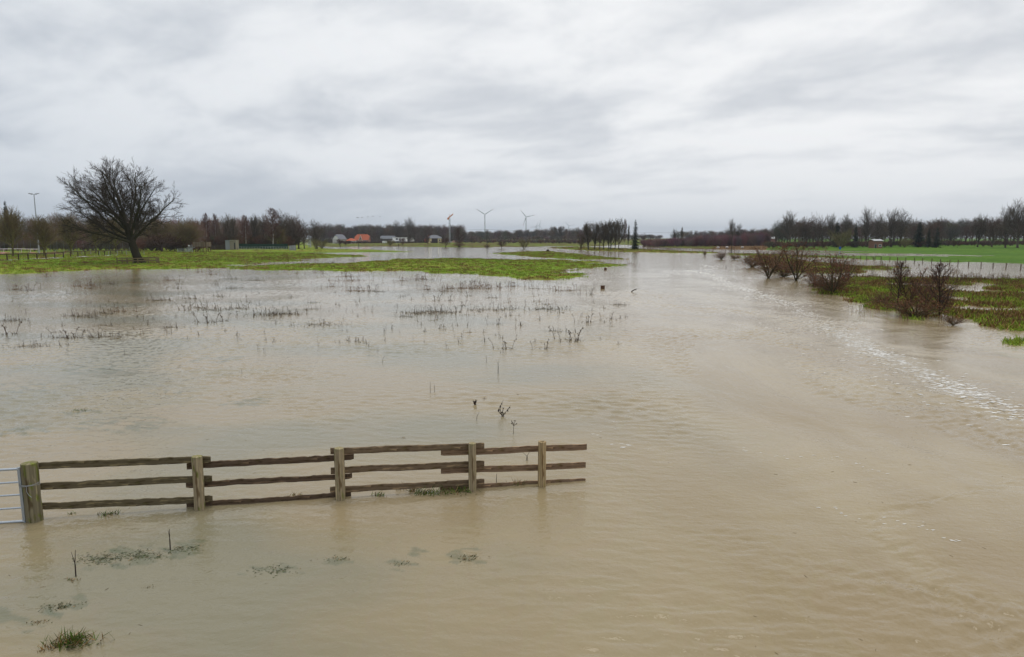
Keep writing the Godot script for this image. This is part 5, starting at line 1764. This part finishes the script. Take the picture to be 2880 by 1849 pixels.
# ---- small things in the flood
func build_small() -> void:
	rng.seed = 800
	var at := gp(1695, 813)
	var k := wide(at, 1.0)
	var o := thing("wooden_box", "square brown wooden box standing in the shallow flood", "box", at)
	block(o, "body", Vector3(0, 4.0 * k, 0), Vector3(11.0 * k, 10.0 * k, 7.0 * k), Color(0.09, 0.05, 0.032))
	block(o, "lid", Vector3(0, 9.2 * k, 0), Vector3(11.6 * k, 0.8 * k, 7.6 * k), Color(0.06, 0.035, 0.025))
	for x in [-3.7, 0.0, 3.7]:
		block(o, "board", Vector3(x * k, 4.4 * k, 3.6 * k), Vector3(3.3 * k, 8.0 * k, 0.5 * k), Color(0.11, 0.06, 0.038) * rnd(0.7, 1.2))
	at = gp(1776, 822)
	k = wide(at, 1.0)
	var mb := MB.new()
	mb.tube(PackedVector3Array([Vector3(-4, -3, 0) * k, Vector3(3, 3.5, 0) * k, Vector3(9, 7, 0) * k, Vector3(17, 9.5, 0) * k]), PackedFloat32Array([1.3 * k, 1.5 * k, 1.2 * k, 0.4 * k]), 7, Color(0.028, 0.022, 0.018))
	mb.tube(PackedVector3Array([Vector3(8, 6.4, 0) * k, Vector3(12, 5.6, 1) * k, Vector3(15, 6.6, 1) * k]), PackedFloat32Array([0.8 * k, 0.6 * k, 0.2 * k]), 6, Color(0.028, 0.022, 0.018))
	solo("drift_branch", mb, M.bark, "dark forked branch jutting out of the river", "branch").position = at
	at = gp(2042, 754)
	k = wide(at, 1.0)
	mb = MB.new()
	mb.tube(PackedVector3Array([Vector3(0.6, -3, 0) * k, Vector3(0.3, 3, 0) * k, Vector3(-0.8, 6, 0) * k, Vector3(-0.2, 7.5, 0) * k]), PackedFloat32Array([0.9 * k, 0.8 * k, 0.7 * k, 0.3 * k]), 6, Color(0.04, 0.03, 0.025))
	solo("drift_branch", mb, M.bark, "short upright stick in the middle of the river", "branch").position = at
	for p in [[1703, 760, 9.0, 5.5, "rounded brown tree stump at the tip of the grass strip"], [1541, 709, 9.0, 6.5, "jagged dark stump on the far grass strip"], [1728, 729.5, 4.0, 2.6, "tiny brown stump at the end of the far grass strip"]]:
		at = gp(p[0], p[1])
		k = wide(at, 1.0)
		mb = MB.new()
		var nz := noise(FastNoiseLite.TYPE_SIMPLEX, 1.0, 2, int(p[0]))
		var m := 12
		for r in 6:
			for j in m:
				var q := TAU * j / m
				var rr: float = p[2] * 0.5 * k * [1.05, 1.0, 0.9, 0.75, 0.45, 0.02][r] * (1.0 + 0.35 * nz.get_noise_2d(j * 0.9, r * 0.8))
				mb.v.append(Vector3(cos(q) * rr, p[3] * k * [-0.4, 0.1, 0.5, 0.8, 1.0, 0.95][r] * (1.0 + 0.4 * nz.get_noise_2d(j * 1.3, 9.0)), sin(q) * rr))
				mb.n.append((Vector3(cos(q), 0.15 * r, sin(q))).normalized())
				mb.c.append(Color(0.10, 0.055, 0.03) * rnd(0.7, 1.2) if p[1] > 720 else Color(0.045, 0.03, 0.022))
				mb.uv.append(Vector2.ZERO)
		for r in 5:
			for j in m:
				var a := r * m + j
				var b := r * m + (j + 1) % m
				for t in [a, b + m, a + m, a, b, b + m]: mb.ix.append(t)
		solo("tree_stump", mb, M.bark, p[4], "stump").position = at

# ---- dead stalks in the flooded meadow
func stalk(mb: MB, p: Vector3, h: float, col: Color, heads: int, bend: float) -> void:
	var lean := Vector3(rnd(-bend, bend), 1.0, rnd(-bend, bend)).normalized()
	var a := p + Vector3(0, -0.15, 0)
	var m := p + lean * h * 0.55
	var t := m + (lean + Vector3(rnd(-bend, bend), 0, rnd(-bend, bend))).normalized() * h * 0.45
	var r := 0.008 + 0.006 * rng.randf()
	mb.tube(PackedVector3Array([a, m, t]), PackedFloat32Array([r * 1.3, r, r * 0.6]), 3, col)
	for i in heads:
		var f := 1.0 - 0.45 * float(i) / maxf(1.0, heads)
		var q := m.lerp(t, (f - 0.5) * 2.0) if f > 0.5 else m
		var e := q + Vector3(rnd(-0.09, 0.09), rnd(0.02, 0.10), rnd(-0.09, 0.09)) * minf(h, 1.4)
		mb.tube(PackedVector3Array([q, e]), PackedFloat32Array([r * 0.6, r * 0.5]), 3, col)
		var s := rnd(0.016, 0.036)
		mb.tube(PackedVector3Array([e - Vector3(0, s, 0), e, e + Vector3(0, s * 1.2, 0)]), PackedFloat32Array([s * 0.3, s, s * 0.2]), 4, col * rnd(0.6, 1.1))

func weed_proto(s: int, n: int, w: float, h: float, col: Color, heads: int, blades: int, green: float) -> ArrayMesh:
	rng.seed = s
	var mb := MB.new()
	for i in n:
		stalk(mb, Vector3(rng.randfn() * w * 0.4, 0, rng.randfn() * w * 0.25), h * rnd(0.45, 1.1), col * rnd(0.6, 1.4), heads, 0.12)
	for i in blades:
		var p := Vector3(rng.randfn() * w * 0.35, -0.05, rng.randfn() * w * 0.25)
		var c := col.lerp(Color(0.09, 0.13, 0.02), green * rng.randf())
		mb.blade(p, p + Vector3(rnd(-0.3, 0.3), rnd(0.15, 0.55), rnd(-0.3, 0.3)) * h * 0.8, Vector3(rnd(-1, 1), 0, rnd(-1, 1)).normalized() * 0.022, c * rnd(0.6, 1.4))
	return mb.mesh()

func weed_parts(s: int, n: int, w: float, h: float, col: Color, heads: int, blades: int, green: float) -> Node3D:
	rng.seed = s
	var root := Node3D.new()
	for i in n:
		var mb := MB.new()
		stalk(mb, Vector3.ZERO, h * rnd(0.35, 1.1), col * rnd(0.6, 1.5), heads, 0.28)
		for k in 3:
			var q := Vector3(rnd(-0.05, 0.05), -0.02, rnd(-0.05, 0.05))
			mb.blade(q, q + Vector3(rnd(-0.3, 0.3), rnd(0.05, 0.3), rnd(-0.3, 0.3)) * h, Vector3(rnd(-1, 1), 0, rnd(-1, 1)).normalized() * 0.03, col * rnd(0.6, 1.5))
		part("stalk", mb, M.bark, root).position = Vector3(rng.randfn() * w * 0.4, 0, rng.randfn() * w * 0.25)
	var lf := MB.new()
	for i in blades:
		var p := Vector3(rng.randfn() * w * 0.35, -0.05, rng.randfn() * w * 0.25)
		var c := col.lerp(Color(0.12, 0.17, 0.03), green * rng.randf())
		lf.blade(p, p + Vector3(rnd(-0.5, 0.5), rnd(0.08, 0.4), rnd(-0.5, 0.5)) * h * 0.8, Vector3(rnd(-1, 1), 0, rnd(-1, 1)).normalized() * 0.03, c * rnd(0.6, 1.5))
	var o := part("foliage", lf, M.leaf, root)
	o.set_meta("kind", "stuff")
	root.set_meta("category", "weeds")
	return root

func build_weeds() -> void:
	var dark := Color(0.07, 0.048, 0.035)
	var rust := Color(0.12, 0.068, 0.042)
	var protos := [weed_parts(1, 10, 1.9, 1.05, rust, 5, 60, 0.1), weed_parts(2, 17, 3.0, 1.15, rust, 5, 110, 0.1), weed_parts(3, 10, 1.9, 0.75, dark, 2, 110, 0.15), weed_parts(4, 16, 2.7, 0.75, dark, 2, 200, 0.2), weed_parts(5, 4, 0.8, 0.85, dark, 4, 14, 0.1), weed_parts(6, 3, 0.9, 0.5, rust, 1, 60, 0.7)]
	var words := ["thin clump of rusty dock stalks standing in the flooded meadow", "broad clump of rusty dock stalks with seed heads in the flooded meadow", "low clump of dark dead stems in the flooded meadow", "dense wide clump of dark dead stems in the flooded meadow", "few dark stems together in the flooded meadow", "brown and green grass tuft poking out of the flooded meadow"]
	rng.seed = 900
	# pixel, pixel row of the foot, kind, size
	var c := [[52, 815, 0, 1.0], [80, 818, 4, 1.2], [136, 779, 0, 0.9], [232, 805, 1, 1.1], [312, 799, 2, 1.0], [262, 812, 0, 1.0], [376, 796, 0, 0.8], [472, 789, 0, 1.0], [560, 766, 0, 0.9], [600, 772, 0, 1.2], [652, 785, 2, 0.9], [716, 789, 3, 0.8], [648, 811, 3, 0.6], [432, 845, 2, 0.9], [464, 845, 2, 0.7], [532, 840, 2, 0.9], [560, 866, 2, 1.0], [596, 872, 3, 0.8], [676, 868, 2, 1.0], [616, 834, 2, 0.8], [524, 873, 4, 1.0],
		[248, 891, 3, 0.8], [208, 889, 2, 0.8], [296, 882, 2, 1.0], [336, 877, 0, 0.7], [748, 886, 3, 1.0], [790, 884, 2, 0.8], [815, 884, 2, 0.9], [876, 852, 2, 0.5], [872, 870, 2, 0.6], [896, 914, 3, 0.75], [24, 902, 3, 0.7], [24, 940, 4, 1.2], [172, 951, 2, 0.6], [192, 949, 4, 1.0], [214, 952, 4, 0.8], [260, 948, 2, 0.7], [304, 948, 2, 0.7], [84, 974, 3, 0.55], [296, 916, 2, 0.6], [480, 921, 2, 0.6], [590, 908, 4, 1.2], [628, 903, 4, 0.9], [940, 806, 0, 0.8], [400, 940, 5, 0.8], [325, 953, 5, 0.7], [500, 811, 4, 1.3], [606, 800, 4, 1.1],
		[972, 778, 1, 0.8], [988, 790, 1, 1.1], [930, 790, 0, 0.6], [1132, 790, 1, 0.7], [1176, 786, 1, 1.0], [1195, 786, 0, 0.9], [992, 819, 0, 0.9], [1016, 820, 0, 0.9], [1044, 818, 4, 1.3], [1064, 821, 2, 0.6], [1208, 815, 0, 1.0], [1248, 820, 1, 0.8], [1268, 813, 0, 0.7], [1300, 812, 1, 0.9], [1332, 812, 1, 1.2], [1350, 805, 1, 0.9], [1316, 833, 4, 1.0], [1380, 812, 0, 1.0], [1410, 808, 0, 0.8], [1452, 806, 0, 1.0], [1500, 812, 2, 0.8], [1545, 812, 5, 1.1], [1580, 818, 0, 1.0], [1608, 818, 0, 0.8], [1432, 850, 5, 1.0], [1532, 870, 3, 0.9], [1540, 856, 5, 1.2], [1515, 849, 5, 0.9], [1576, 880, 4, 0.9], [1660, 828, 4, 1.2],
		[1160, 880, 3, 0.6], [1196, 882, 3, 1.0], [1218, 876, 2, 0.8], [1248, 879, 2, 0.9], [1140, 891, 2, 0.6], [1340, 872, 2, 0.8], [1408, 872, 2, 1.0], [1224, 901, 5, 0.9], [1316, 886, 5, 0.8], [1385, 838, 2, 0.6], [1440, 866, 5, 0.6], [1652, 906, 4, 1.0], [1716, 897, 4, 0.8], [1742, 857, 2, 0.6], [1532, 981, 4, 0.8], [1608, 956, 4, 1.2], [1618, 960, 4, 1.0], [1426, 981, 4, 0.9], [1250, 928, 5, 0.6], [1320, 935, 5, 0.6], [1398, 912, 4, 0.8], [1560, 932, 2, 0.5], [1770, 742, 1, 0.6], [1785, 746, 0, 0.7], [1225, 846, 4, 1.1], [1262, 846, 4, 1.0], [1285, 878, 4, 1.0], [1300, 860, 4, 0.8]]
	for q in c:
		var at := gp(q[0], q[1])
		protos[q[2]].set_meta("called", ["dock_plant", "dock_plant", "weed_tuft", "weed_tuft", "weed_tuft", "grass_tuft"][q[2]])
		var o := copy(protos[q[2]], at, words[q[2]], "dead weeds standing in the flood")
		o.rotation.y = rnd(-0.5, 0.5)
		o.scale = Vector3(1.0, 0.66, 1.0) * float(q[3])
	# single stalks and bits scattered everywhere in between
	rng.seed = 901
	var one := weed_proto(11, 2, 0.25, 0.8, dark, 3, 2, 0.1)
	var bit := weed_proto(12, 2, 0.5, 0.3, dark, 0, 10, 0.25)
	var xf := []
	var xb := []
	while xf.size() < 160:
		var px := rnd(-60, 1740)
		var py := 764.0 + 230.0 * pow(rng.randf(), 1.7)
		if px < 400 and py < 775: continue
		if px > 1250 and py < 792: continue
		if n_big.get_noise_2d(px * 0.35, py * 1.5) < rnd(0.0, 0.4): continue
		var at := gp(px, py)
		if ground(at.x, at.z) > 0.02: continue
		xf.append(Transform3D(Basis(Vector3.UP, rnd(0, TAU)).scaled(Vector3.ONE * rnd(0.25, 0.55)), at))
	while xb.size() < 280:
		var px := rnd(-60, 1760)
		var py := 762.0 + 210.0 * pow(rng.randf(), 1.3)
		if n_big.get_noise_2d(px * 0.35 + 60.0, py * 1.5) < rnd(-0.15, 0.35): continue
		var at := gp(px, py)
		if ground(at.x, at.z) > 0.02: continue
		xb.append(Transform3D(Basis(Vector3.UP, rnd(0, TAU)).scaled(Vector3(1, 0.8, 1) * rnd(0.4, 1.2)), at))
	# and in the flooded far meadow
	for i in 1500:
		var px := rnd(700, 1500)
		var py := rnd(699, 742)
		if n_big.get_noise_2d(px * 0.4, py * 4.0) < rnd(0.0, 0.45): continue
		var at := gp(px, py)
		if ground(at.x, at.z) > 0.0 : continue
		xf.append(Transform3D(Basis(Vector3.UP, rnd(0, TAU)).scaled(Vector3.ONE * rnd(0.4, 0.9)), at))
	many("weeds", one, M.bark, xf, [], "scattered single dead stalks standing in the flood", "weeds")
	many("weeds", bit, M.bark, xb, [], "small dead tufts scattered over the flooded meadow", "weeds")
	build_near_plants()

func build_near_plants() -> void:
	rng.seed = 950
	# leafy dark weed behind the fence
	var at := gp(1415, 1172)
	var k := wide(at, 1.0)
	var o := thing("leafy_weed", "dark withered weed with hanging leaves behind the fence", "plant", at)
	var st := MB.new()
	var lf := MB.new()
	for s in [[-10, 14, -12, 36, 2, 62], [4, 12, 14, 22, 26, 40], [2, 8, -2, 20, 4, 34], [-4, 10, -16, 18, -14, 34]]:
		var p1 := Vector3(s[0], s[1], rnd(-4, 4)) * k * 0.55
		var p2 := Vector3(s[2], s[3], rnd(-5, 5)) * k * 0.75
		var p3 := Vector3(s[4], s[5], rnd(-6, 6)) * k * 0.8
		st.tube(PackedVector3Array([Vector3(0, -8, 0) * k, p1, p2, p3]), PackedFloat32Array([0.012, 0.010, 0.007, 0.003]), 5, Color(0.03, 0.02, 0.018))
		for i in 13:
			var q := p1.lerp(p2, rng.randf()) if i % 2 else p2.lerp(p3, rng.randf() * 0.7)
			lf.blade(q, q + Vector3(rnd(-4.5, 4.5), rnd(-7, 3), rnd(-4, 4)) * k, rnd_unit() * 3.2 * k, Color(0.03, 0.018, 0.015) * rnd(0.6, 1.6))
	part("stem", st, M.bark, o)
	part("foliage", lf, M.leaf, o)
	at = gp(1336, 1139)
	o = thing("leafy_weed", "small dark withered leaf bunch floating beside the leafy weed", "plant", at)
	lf = MB.new()
	for i in 18:
		lf.blade(Vector3(rnd(-3, 3), rnd(0, 10), 0) * k, Vector3(rnd(-8, 8), rnd(2, 17), rnd(-4, 4)) * k, rnd_unit() * 4.0 * k, Color(0.03, 0.018, 0.015) * rnd(0.6, 1.6))
	part("foliage", lf, M.leaf, o)
	# dry umbel
	at = gp(1444, 1220)
	k = wide(at, 1.0)
	o = thing("dry_umbel", "dry umbel stalk standing in the water behind the fence", "plant", at)
	st = MB.new()
	st.tube(PackedVector3Array([Vector3(0, -6, 0) * k, Vector3(0.5, 14, 0) * k, Vector3(1, 24, 0) * k]), PackedFloat32Array([0.008, 0.006, 0.005]), 5, Color(0.055, 0.04, 0.03))
	for i in 9:
		var e := Vector3(1 + rnd(-9, 9), 24 + rnd(3, 13), rnd(-6, 6)) * k
		st.tube(PackedVector3Array([Vector3(1, 22, 0) * k, e]), PackedFloat32Array([0.004, 0.003]), 4, Color(0.055, 0.04, 0.03))
		st.tube(PackedVector3Array([e - Vector3(0, 0.012, 0), e, e + Vector3(0, 0.012, 0)]), PackedFloat32Array([0.004, 0.018, 0.004]), 5, Color(0.06, 0.042, 0.03))
	part("stem", st, M.bark, o)
	# single stems
	for s in [[1400, 1052, 44, 4, "forked bare stem rising from the rippled water"], [1368, 1020, 20, 0, "short bare stem beside the forked one"], [1210, 1105, 32, 0, "bare stem standing over the rippled flood"], [1222, 1102, 20, 0, "short thin stem next to a longer one"], [478, 1546, 60, 2, "pair of dark bare stems before the second fence post"], [212, 1622, 78, 6, "dark knotty stem rising before the fence"], [1340, 1183, 24, 8, "thin leaning stem behind the fence"], [350, 1000, 24, 0, "short straight stem in the flooded meadow"], [680, 1052, 14, 0, "tiny stem in the rippled flood"], [1075, 1020, 20, 8, "leaning thin stem in the rippled flood"], [1396, 1360, 28, 1, "thin blade rising through the fence rails"], [1480, 1296, 26, 10, "curled thin stems beside the split fence post"]]:
		at = gp(s[0], s[1])
		k = wide(at, 1.0)
		st = MB.new()
		var r := 0.009 if s[1] > 1400 else 0.008
		var bend: float = s[3]
		st.tube(PackedVector3Array([Vector3(0, -8, 0) * k, Vector3(bend * 0.2, s[2] * 0.5, 0) * k, Vector3(bend, s[2], 0) * k]), PackedFloat32Array([r, r * 0.8, r * 0.4]), 5, Color(0.04, 0.03, 0.026))
		if s[3] == 2 or s[3] == 4 or s[3] == 6 or s[3] == 10:
			st.tube(PackedVector3Array([Vector3(bend * 0.2 + 2.0, -6, 3) * k, Vector3(bend * 0.2 + 1.5, s[2] * 0.45, 1) * k, Vector3(-bend, s[2] * 0.92, 0) * k]), PackedFloat32Array([r * 0.8, r * 0.7, r * 0.3]), 5, Color(0.04, 0.03, 0.026))
		solo("dry_stalk", st, M.bark, s[4], "stem").position = at
	# grass tufts at the fence and in front
	var tuft := func(px: float, py: float, w: float, h: float, n: int, green: float, lab: String, flow: float):
		var b := gp(px, py)
		var kk := wide(b, 1.0)
		var mb := MB.new()
		for i in n:
			var p := Vector3(rng.randfn() * w * 0.28, rnd(-3, 1), rng.randfn() * w * 0.14) * kk
			var tip := p + Vector3(rnd(-0.6, 0.9) * h + flow * h, rnd(0.15, 1.0) * h, rnd(-0.5, 0.7) * h) * kk
			var col := (Color(0.075, 0.125, 0.02) if h > 7.5 else Color(0.04, 0.06, 0.018)) if rng.randf() < green else Color(0.22, 0.14, 0.06)
			mb.blade(p, tip, Vector3(rnd(-1, 1), rnd(-0.2, 0.2), rnd(-1, 1)).normalized() * 0.013, col * rnd(0.5, 1.6))
		var g := solo("grass_tuft", mb, M.leaf, lab, "grass tuft")
		g.position = b
	tuft.call(205, 1808, 110.0, 46.0, 190, 0.62, "green and straw coloured grass tuft in the water before the fence", 0.25)
	tuft.call(150, 1822, 60.0, 20.0, 50, 0.15, "brown matted stems beside the green grass tuft", -0.2)
	tuft.call(305, 1448, 56.0, 16.0, 80, 0.7, "small green tuft with a bent twig under the lowest rail", 0.2)
	tuft.call(200, 1447, 18.0, 10.0, 26, 0.9, "tiny green tuft below the first rails", 0.0)
	tuft.call(1062, 1395, 40.0, 18.0, 50, 0.8, "green tuft beside the third fence post", 0.3)
	tuft.call(1200, 1389, 90.0, 26.0, 150, 0.85, "wide green tuft under the lowest rail", 0.2)
	tuft.call(1290, 1384, 70.0, 22.0, 110, 0.8, "green tuft at the foot of the fourth fence post", -0.2)
	tuft.call(1160, 1382, 30.0, 22.0, 50, 0.2, "brown tuft leaning on the lowest rail", 0.0)
	tuft.call(1452, 1364, 36.0, 24.0, 50, 0.3, "straw coloured tuft before the split fence post", 0.0)
	tuft.call(828, 1396, 44.0, 16.0, 34, 0.2, "brown stems on the sunken rail", 0.0)
	tuft.call(1120, 1376, 26.0, 24.0, 22, 0.1, "thin brown stems behind the lowest rail", 0.0)
	tuft.call(205, 1632, 46.0, 8.0, 36, 0.1, "floating brown scraps at the foot of the knotty stem", 0.0)
	tuft.call(1322, 1570, 70.0, 7.0, 90, 0.35, "dark flattened tuft just breaking the water", 0.8)
	tuft.call(948, 1573, 60.0, 4.5, 70, 0.5, "small drowned tuft just at the surface", 0.8)
	tuft.call(1135, 1586, 60.0, 4.5, 70, 0.5, "small drowned green tuft in the current", 0.8)
	tuft.call(230, 1155, 40.0, 8.0, 50, 0.95, "green blades just above the rippled flood", 0.0)
	tuft.call(450, 1108, 30.0, 4.0, 26, 0.6, "dull blades just above the rippled flood", 0.3)
	tuft.call(380, 1566, 150.0, 6.0, 260, 0.85, "streaming drowned grass before the fence", 1.4)
	tuft.call(270, 1572, 120.0, 5.5, 190, 0.85, "drowned grass drifting in the current before the fence", 1.4)
	tuft.call(520, 1545, 90.0, 5.5, 140, 0.85, "drowned grass streaming below the second fence post", 1.4)
	tuft.call(170, 1705, 90.0, 5.0, 140, 0.9, "green drowned blades between the stem and the tuft", 1.2)
	tuft.call(110, 1750, 50.0, 5.0, 50, 0.5, "brown drowned scraps near the green tuft", 0.6)
	tuft.call(770, 1605, 130.0, 4.5, 160, 0.9, "dim drowned grass in the middle of the current", 1.4)
	tuft.call(420, 1652, 40.0, 3.0, 26, 0.2, "few brown floating straws in the current", 0.8)
	tuft.call(1130, 1233, 20.0, 5.0, 18, 0.1, "dark floating scrap behind the fence", 0.2)
	tuft.call(1362, 1122, 16.0, 4.0, 18, 0.0, "flat dark scrap floating by the leaf bunch", 0.6)
	tuft.call(1454, 1110, 12.0, 3.0, 12, 0.0, "tiny brown scrap floating in the ripples", 0.6)

# ---- grass on the dry land
func build_grass() -> void:
	rng.seed = 1000
	var mb := MB.new()
	for i in 16:
		var p := Vector3(rng.randfn() * 0.13, -0.03, rng.randfn() * 0.13)
		mb.blade(p, p + Vector3(rnd(-0.16, 0.16), rnd(0.10, 0.26), rnd(-0.16, 0.16)), Vector3(rnd(-1, 1), 0, rnd(-1, 1)).normalized() * 0.045, Color(1, 1, 1) * rnd(0.6, 1.3))
	var m := mb.mesh()
	var xf := []
	var cols := []
	# by land: which area, how many, share of brown
	var areas := [[0, 26000, 0.2], [1, 1800, 0.3], [3, 2600, 0.5], [4, 3500, 0.42], [5, 2600, 0.42], [6, 6500, 0.36]]
	for a in areas:
		var l: Dictionary = lands[a[0]]
		var r: Rect2 = l.r
		if a[0] == 0: r = Rect2(-150, -235, 190, 150)
		var made := 0
		var tries := 0
		while made < a[1] and tries < a[1] * 6:
			tries += 1
			var x := rnd(r.position.x, r.end.x)
			var z := rnd(r.position.y, r.end.y)
			if absf(x) > -z * 0.82: continue
			var g := land(x, z)
			if g.x < -0.04: continue
			made += 1
			var dry: bool = rng.randf() < a[2] + n_edge.get_noise_2d(x * 2.2 + 50.0, z * 2.2) * 0.6
			var s := rnd(0.6, 1.4) * (1.25 if dry else 1.0)
			if g.y == 3.0: s *= 1.25
			xf.append(Transform3D(Basis(Vector3.UP, rnd(0, TAU)).scaled(Vector3(s, s * rnd(0.6, 1.2), s)), Vector3(x, g.x, z)))
			var c := Color(0.20, 0.34, 0.026).lerp(Color(0.33, 0.39, 0.052), rng.randf())
			if dry: c = Color(0.30, 0.19, 0.065).lerp(Color(0.18, 0.10, 0.045), rng.randf())
			cols.append(c * rnd(0.75, 1.25))
	many("grass", m, M.leaf, xf, cols, "short winter grass on the meadow and islands", "grass")
	# taller brown dead stalks on the meadow, banks and islands
	var tall := weed_proto(21, 7, 0.9, 0.8, Color(1, 1, 1), 3, 12, 0.0)
	rng.seed = 1001
	xf = []
	cols = []
	# px from, px to, py from, py to, count, height
	for q in [[500, 900, 697, 735, 700, 0.75], [560, 1000, 722, 735, 260, 0.8], [700, 1700, 727, 775, 800, 0.55], [-60, 600, 722, 760, 160, 0.5], [2080, 2330, 716, 764, 260, 1.1], [2330, 2520, 745, 762, 160, 1.1], [2400, 2900, 783, 815, 220, 0.8], [2400, 2900, 812, 915, 170, 0.6], [1560, 2012, 697, 712, 520, 0.9], [1800, 2330, 697.5, 703.5, 700, 1.1], [870, 1330, 689, 696, 300, 1.0], [1380, 1730, 709, 728, 160, 0.6], [880, 1180, 700, 711, 160, 0.8], [2420, 2560, 755, 790, 90, 1.0], [2640, 2700, 766, 769, 40, 0.7], [2600, 2900, 790, 800, 160, 1.1]]:
		for i in int(q[4]):
			var at := spot(rnd(q[0], q[1]), rnd(q[2], q[3]))
			if n_edge.get_noise_2d(at.x * 1.5, at.z * 1.5) < rnd(-0.35, 0.25): continue
			if at.y <= 0.0 and rng.randf() < 0.6: continue
			var s: float = q[5] * rnd(0.5, 1.2)
			xf.append(Transform3D(Basis(Vector3.UP, rnd(0, TAU)).scaled(Vector3(s, s, s)), at))
			cols.append(Color(0.13, 0.078, 0.045).lerp(Color(0.24, 0.15, 0.065), rng.randf()) * rnd(0.6, 1.2))
	many("undergrowth", tall, M.bark, xf, cols, "brown dead stalks on the meadow and river banks", "weeds")

# ---- foam on the current
func build_foam() -> void:
	rng.seed = 1100
	var mb := MB.new()
	var ring := []
	for i in 9:
		var q := TAU * i / 9.0
		ring.append(Vector3(cos(q) * rnd(0.6, 1.2), 0, sin(q) * rnd(0.3, 0.6)))
	for i in 9:
		mb.tri(Vector3(0, 0.25, 0), ring[i], ring[(i + 1) % 9], Color(1, 1, 1))
	var line := [[1935, 762], [2000, 772], [2060, 806], [2130, 822], [2200, 850], [2280, 890], [2340, 930], [2400, 962], [2480, 998], [2560, 1030], [2640, 1070], [2720, 1110], [2800, 1145], [2900, 1195]]
	var xf := []
	for i in 2600:
		var f := rng.randf() * (line.size() - 1)
		var k := int(f)
		var p: Array = line[k]
		var q: Array = line[k + 1]
		var a := gp(lerpf(p[0], q[0], f - k), lerpf(p[1], q[1], f - k))
		var gap := n_big.get_noise_2d(f * 40.0, 3.0)
		if gap < -0.12 and rng.randf() < 0.75: continue
		var at := a + Vector3(rng.randfn() * 0.42, 0, rng.randfn() * 0.8)
		if rng.randf() < 0.12: at += Vector3(rng.randfn() * 1.2 - 1.0, 0, rng.randfn() * 1.5)
		var s := rnd(0.02, 0.065) * (0.7 + a.length() * 0.014)
		at.y = wave(at.x, at.z) + 0.006
		xf.append(Transform3D(Basis(Vector3.UP, rnd(-0.7, 0.2)).scaled(Vector3(s * 1.6, s * 0.5, s)), at))
	for s in [[2130, 835, 60], [1990, 748, 50], [2000, 756, 40], [1745, 1255, 6], [1955, 770, 30]]:
		for i in int(s[2]):
			var at := gp(s[0] + rng.randfn() * 30.0, s[1] + rng.randfn() * 3.0)
			at.y = wave(at.x, at.z) + 0.006
			var z := rnd(0.015, 0.05) * (0.7 + at.length() * 0.014)
			xf.append(Transform3D(Basis(Vector3.UP, rnd(-0.4, 0.4)).scaled(Vector3(z * 2.0, z * 0.5, z)), at))
	for l in [[1650, 1230, 1900, 1090], [1560, 1060, 1850, 960], [1900, 1040, 2250, 1010], [2050, 1250, 2500, 1330], [2300, 1420, 2700, 1520]]:
		for i in 26:
			var t := rng.randf()
			var at := gp(lerpf(l[0], l[2], t) + rng.randfn() * 14.0, lerpf(l[1], l[3], t) + sin(t * 7.0) * 10.0 + rng.randfn() * 4.0)
			at.y = wave(at.x, at.z) + 0.005
			var z := rnd(0.008, 0.024)
			xf.append(Transform3D(Basis(Vector3.UP, rnd(-0.6, 0.6)).scaled(Vector3(z * 2.2, z * 0.4, z)), at))
	var straw := MB.new()
	straw.tube(PackedVector3Array([Vector3(-0.5, 0, 0), Vector3(0.05, 0.02, 0.05), Vector3(0.5, 0, 0)]), PackedFloat32Array([0.03, 0.04, 0.02]), 4, Color(1, 1, 1))
	var xs := []
	var cs := []
	for i in 260:
		var at := gp(rnd(20, 2860), rnd(960, 1840))
		if n_calm.get_noise_2d(at.x * 2.0, at.z * 2.0) < rnd(-0.1, 0.4): continue
		at.y = wave(at.x, at.z) + 0.002
		var z := rnd(0.03, 0.085)
		xs.append(Transform3D(Basis(Vector3.UP, rnd(0, TAU)).scaled(Vector3.ONE * z), at))
		cs.append(Color(0.10, 0.07, 0.04).lerp(Color(0.25, 0.19, 0.10), rng.randf()))
	many("debris", straw.mesh(), M.bark, xs, cs, "bits of straw and twig floating on the flood", "debris")
	var m := mat(0.7, Color(0.86, 0.86, 0.85))
	many("foam", mb.mesh(), m, xf, [], "line of white foam flecks drifting across the river", "foam")
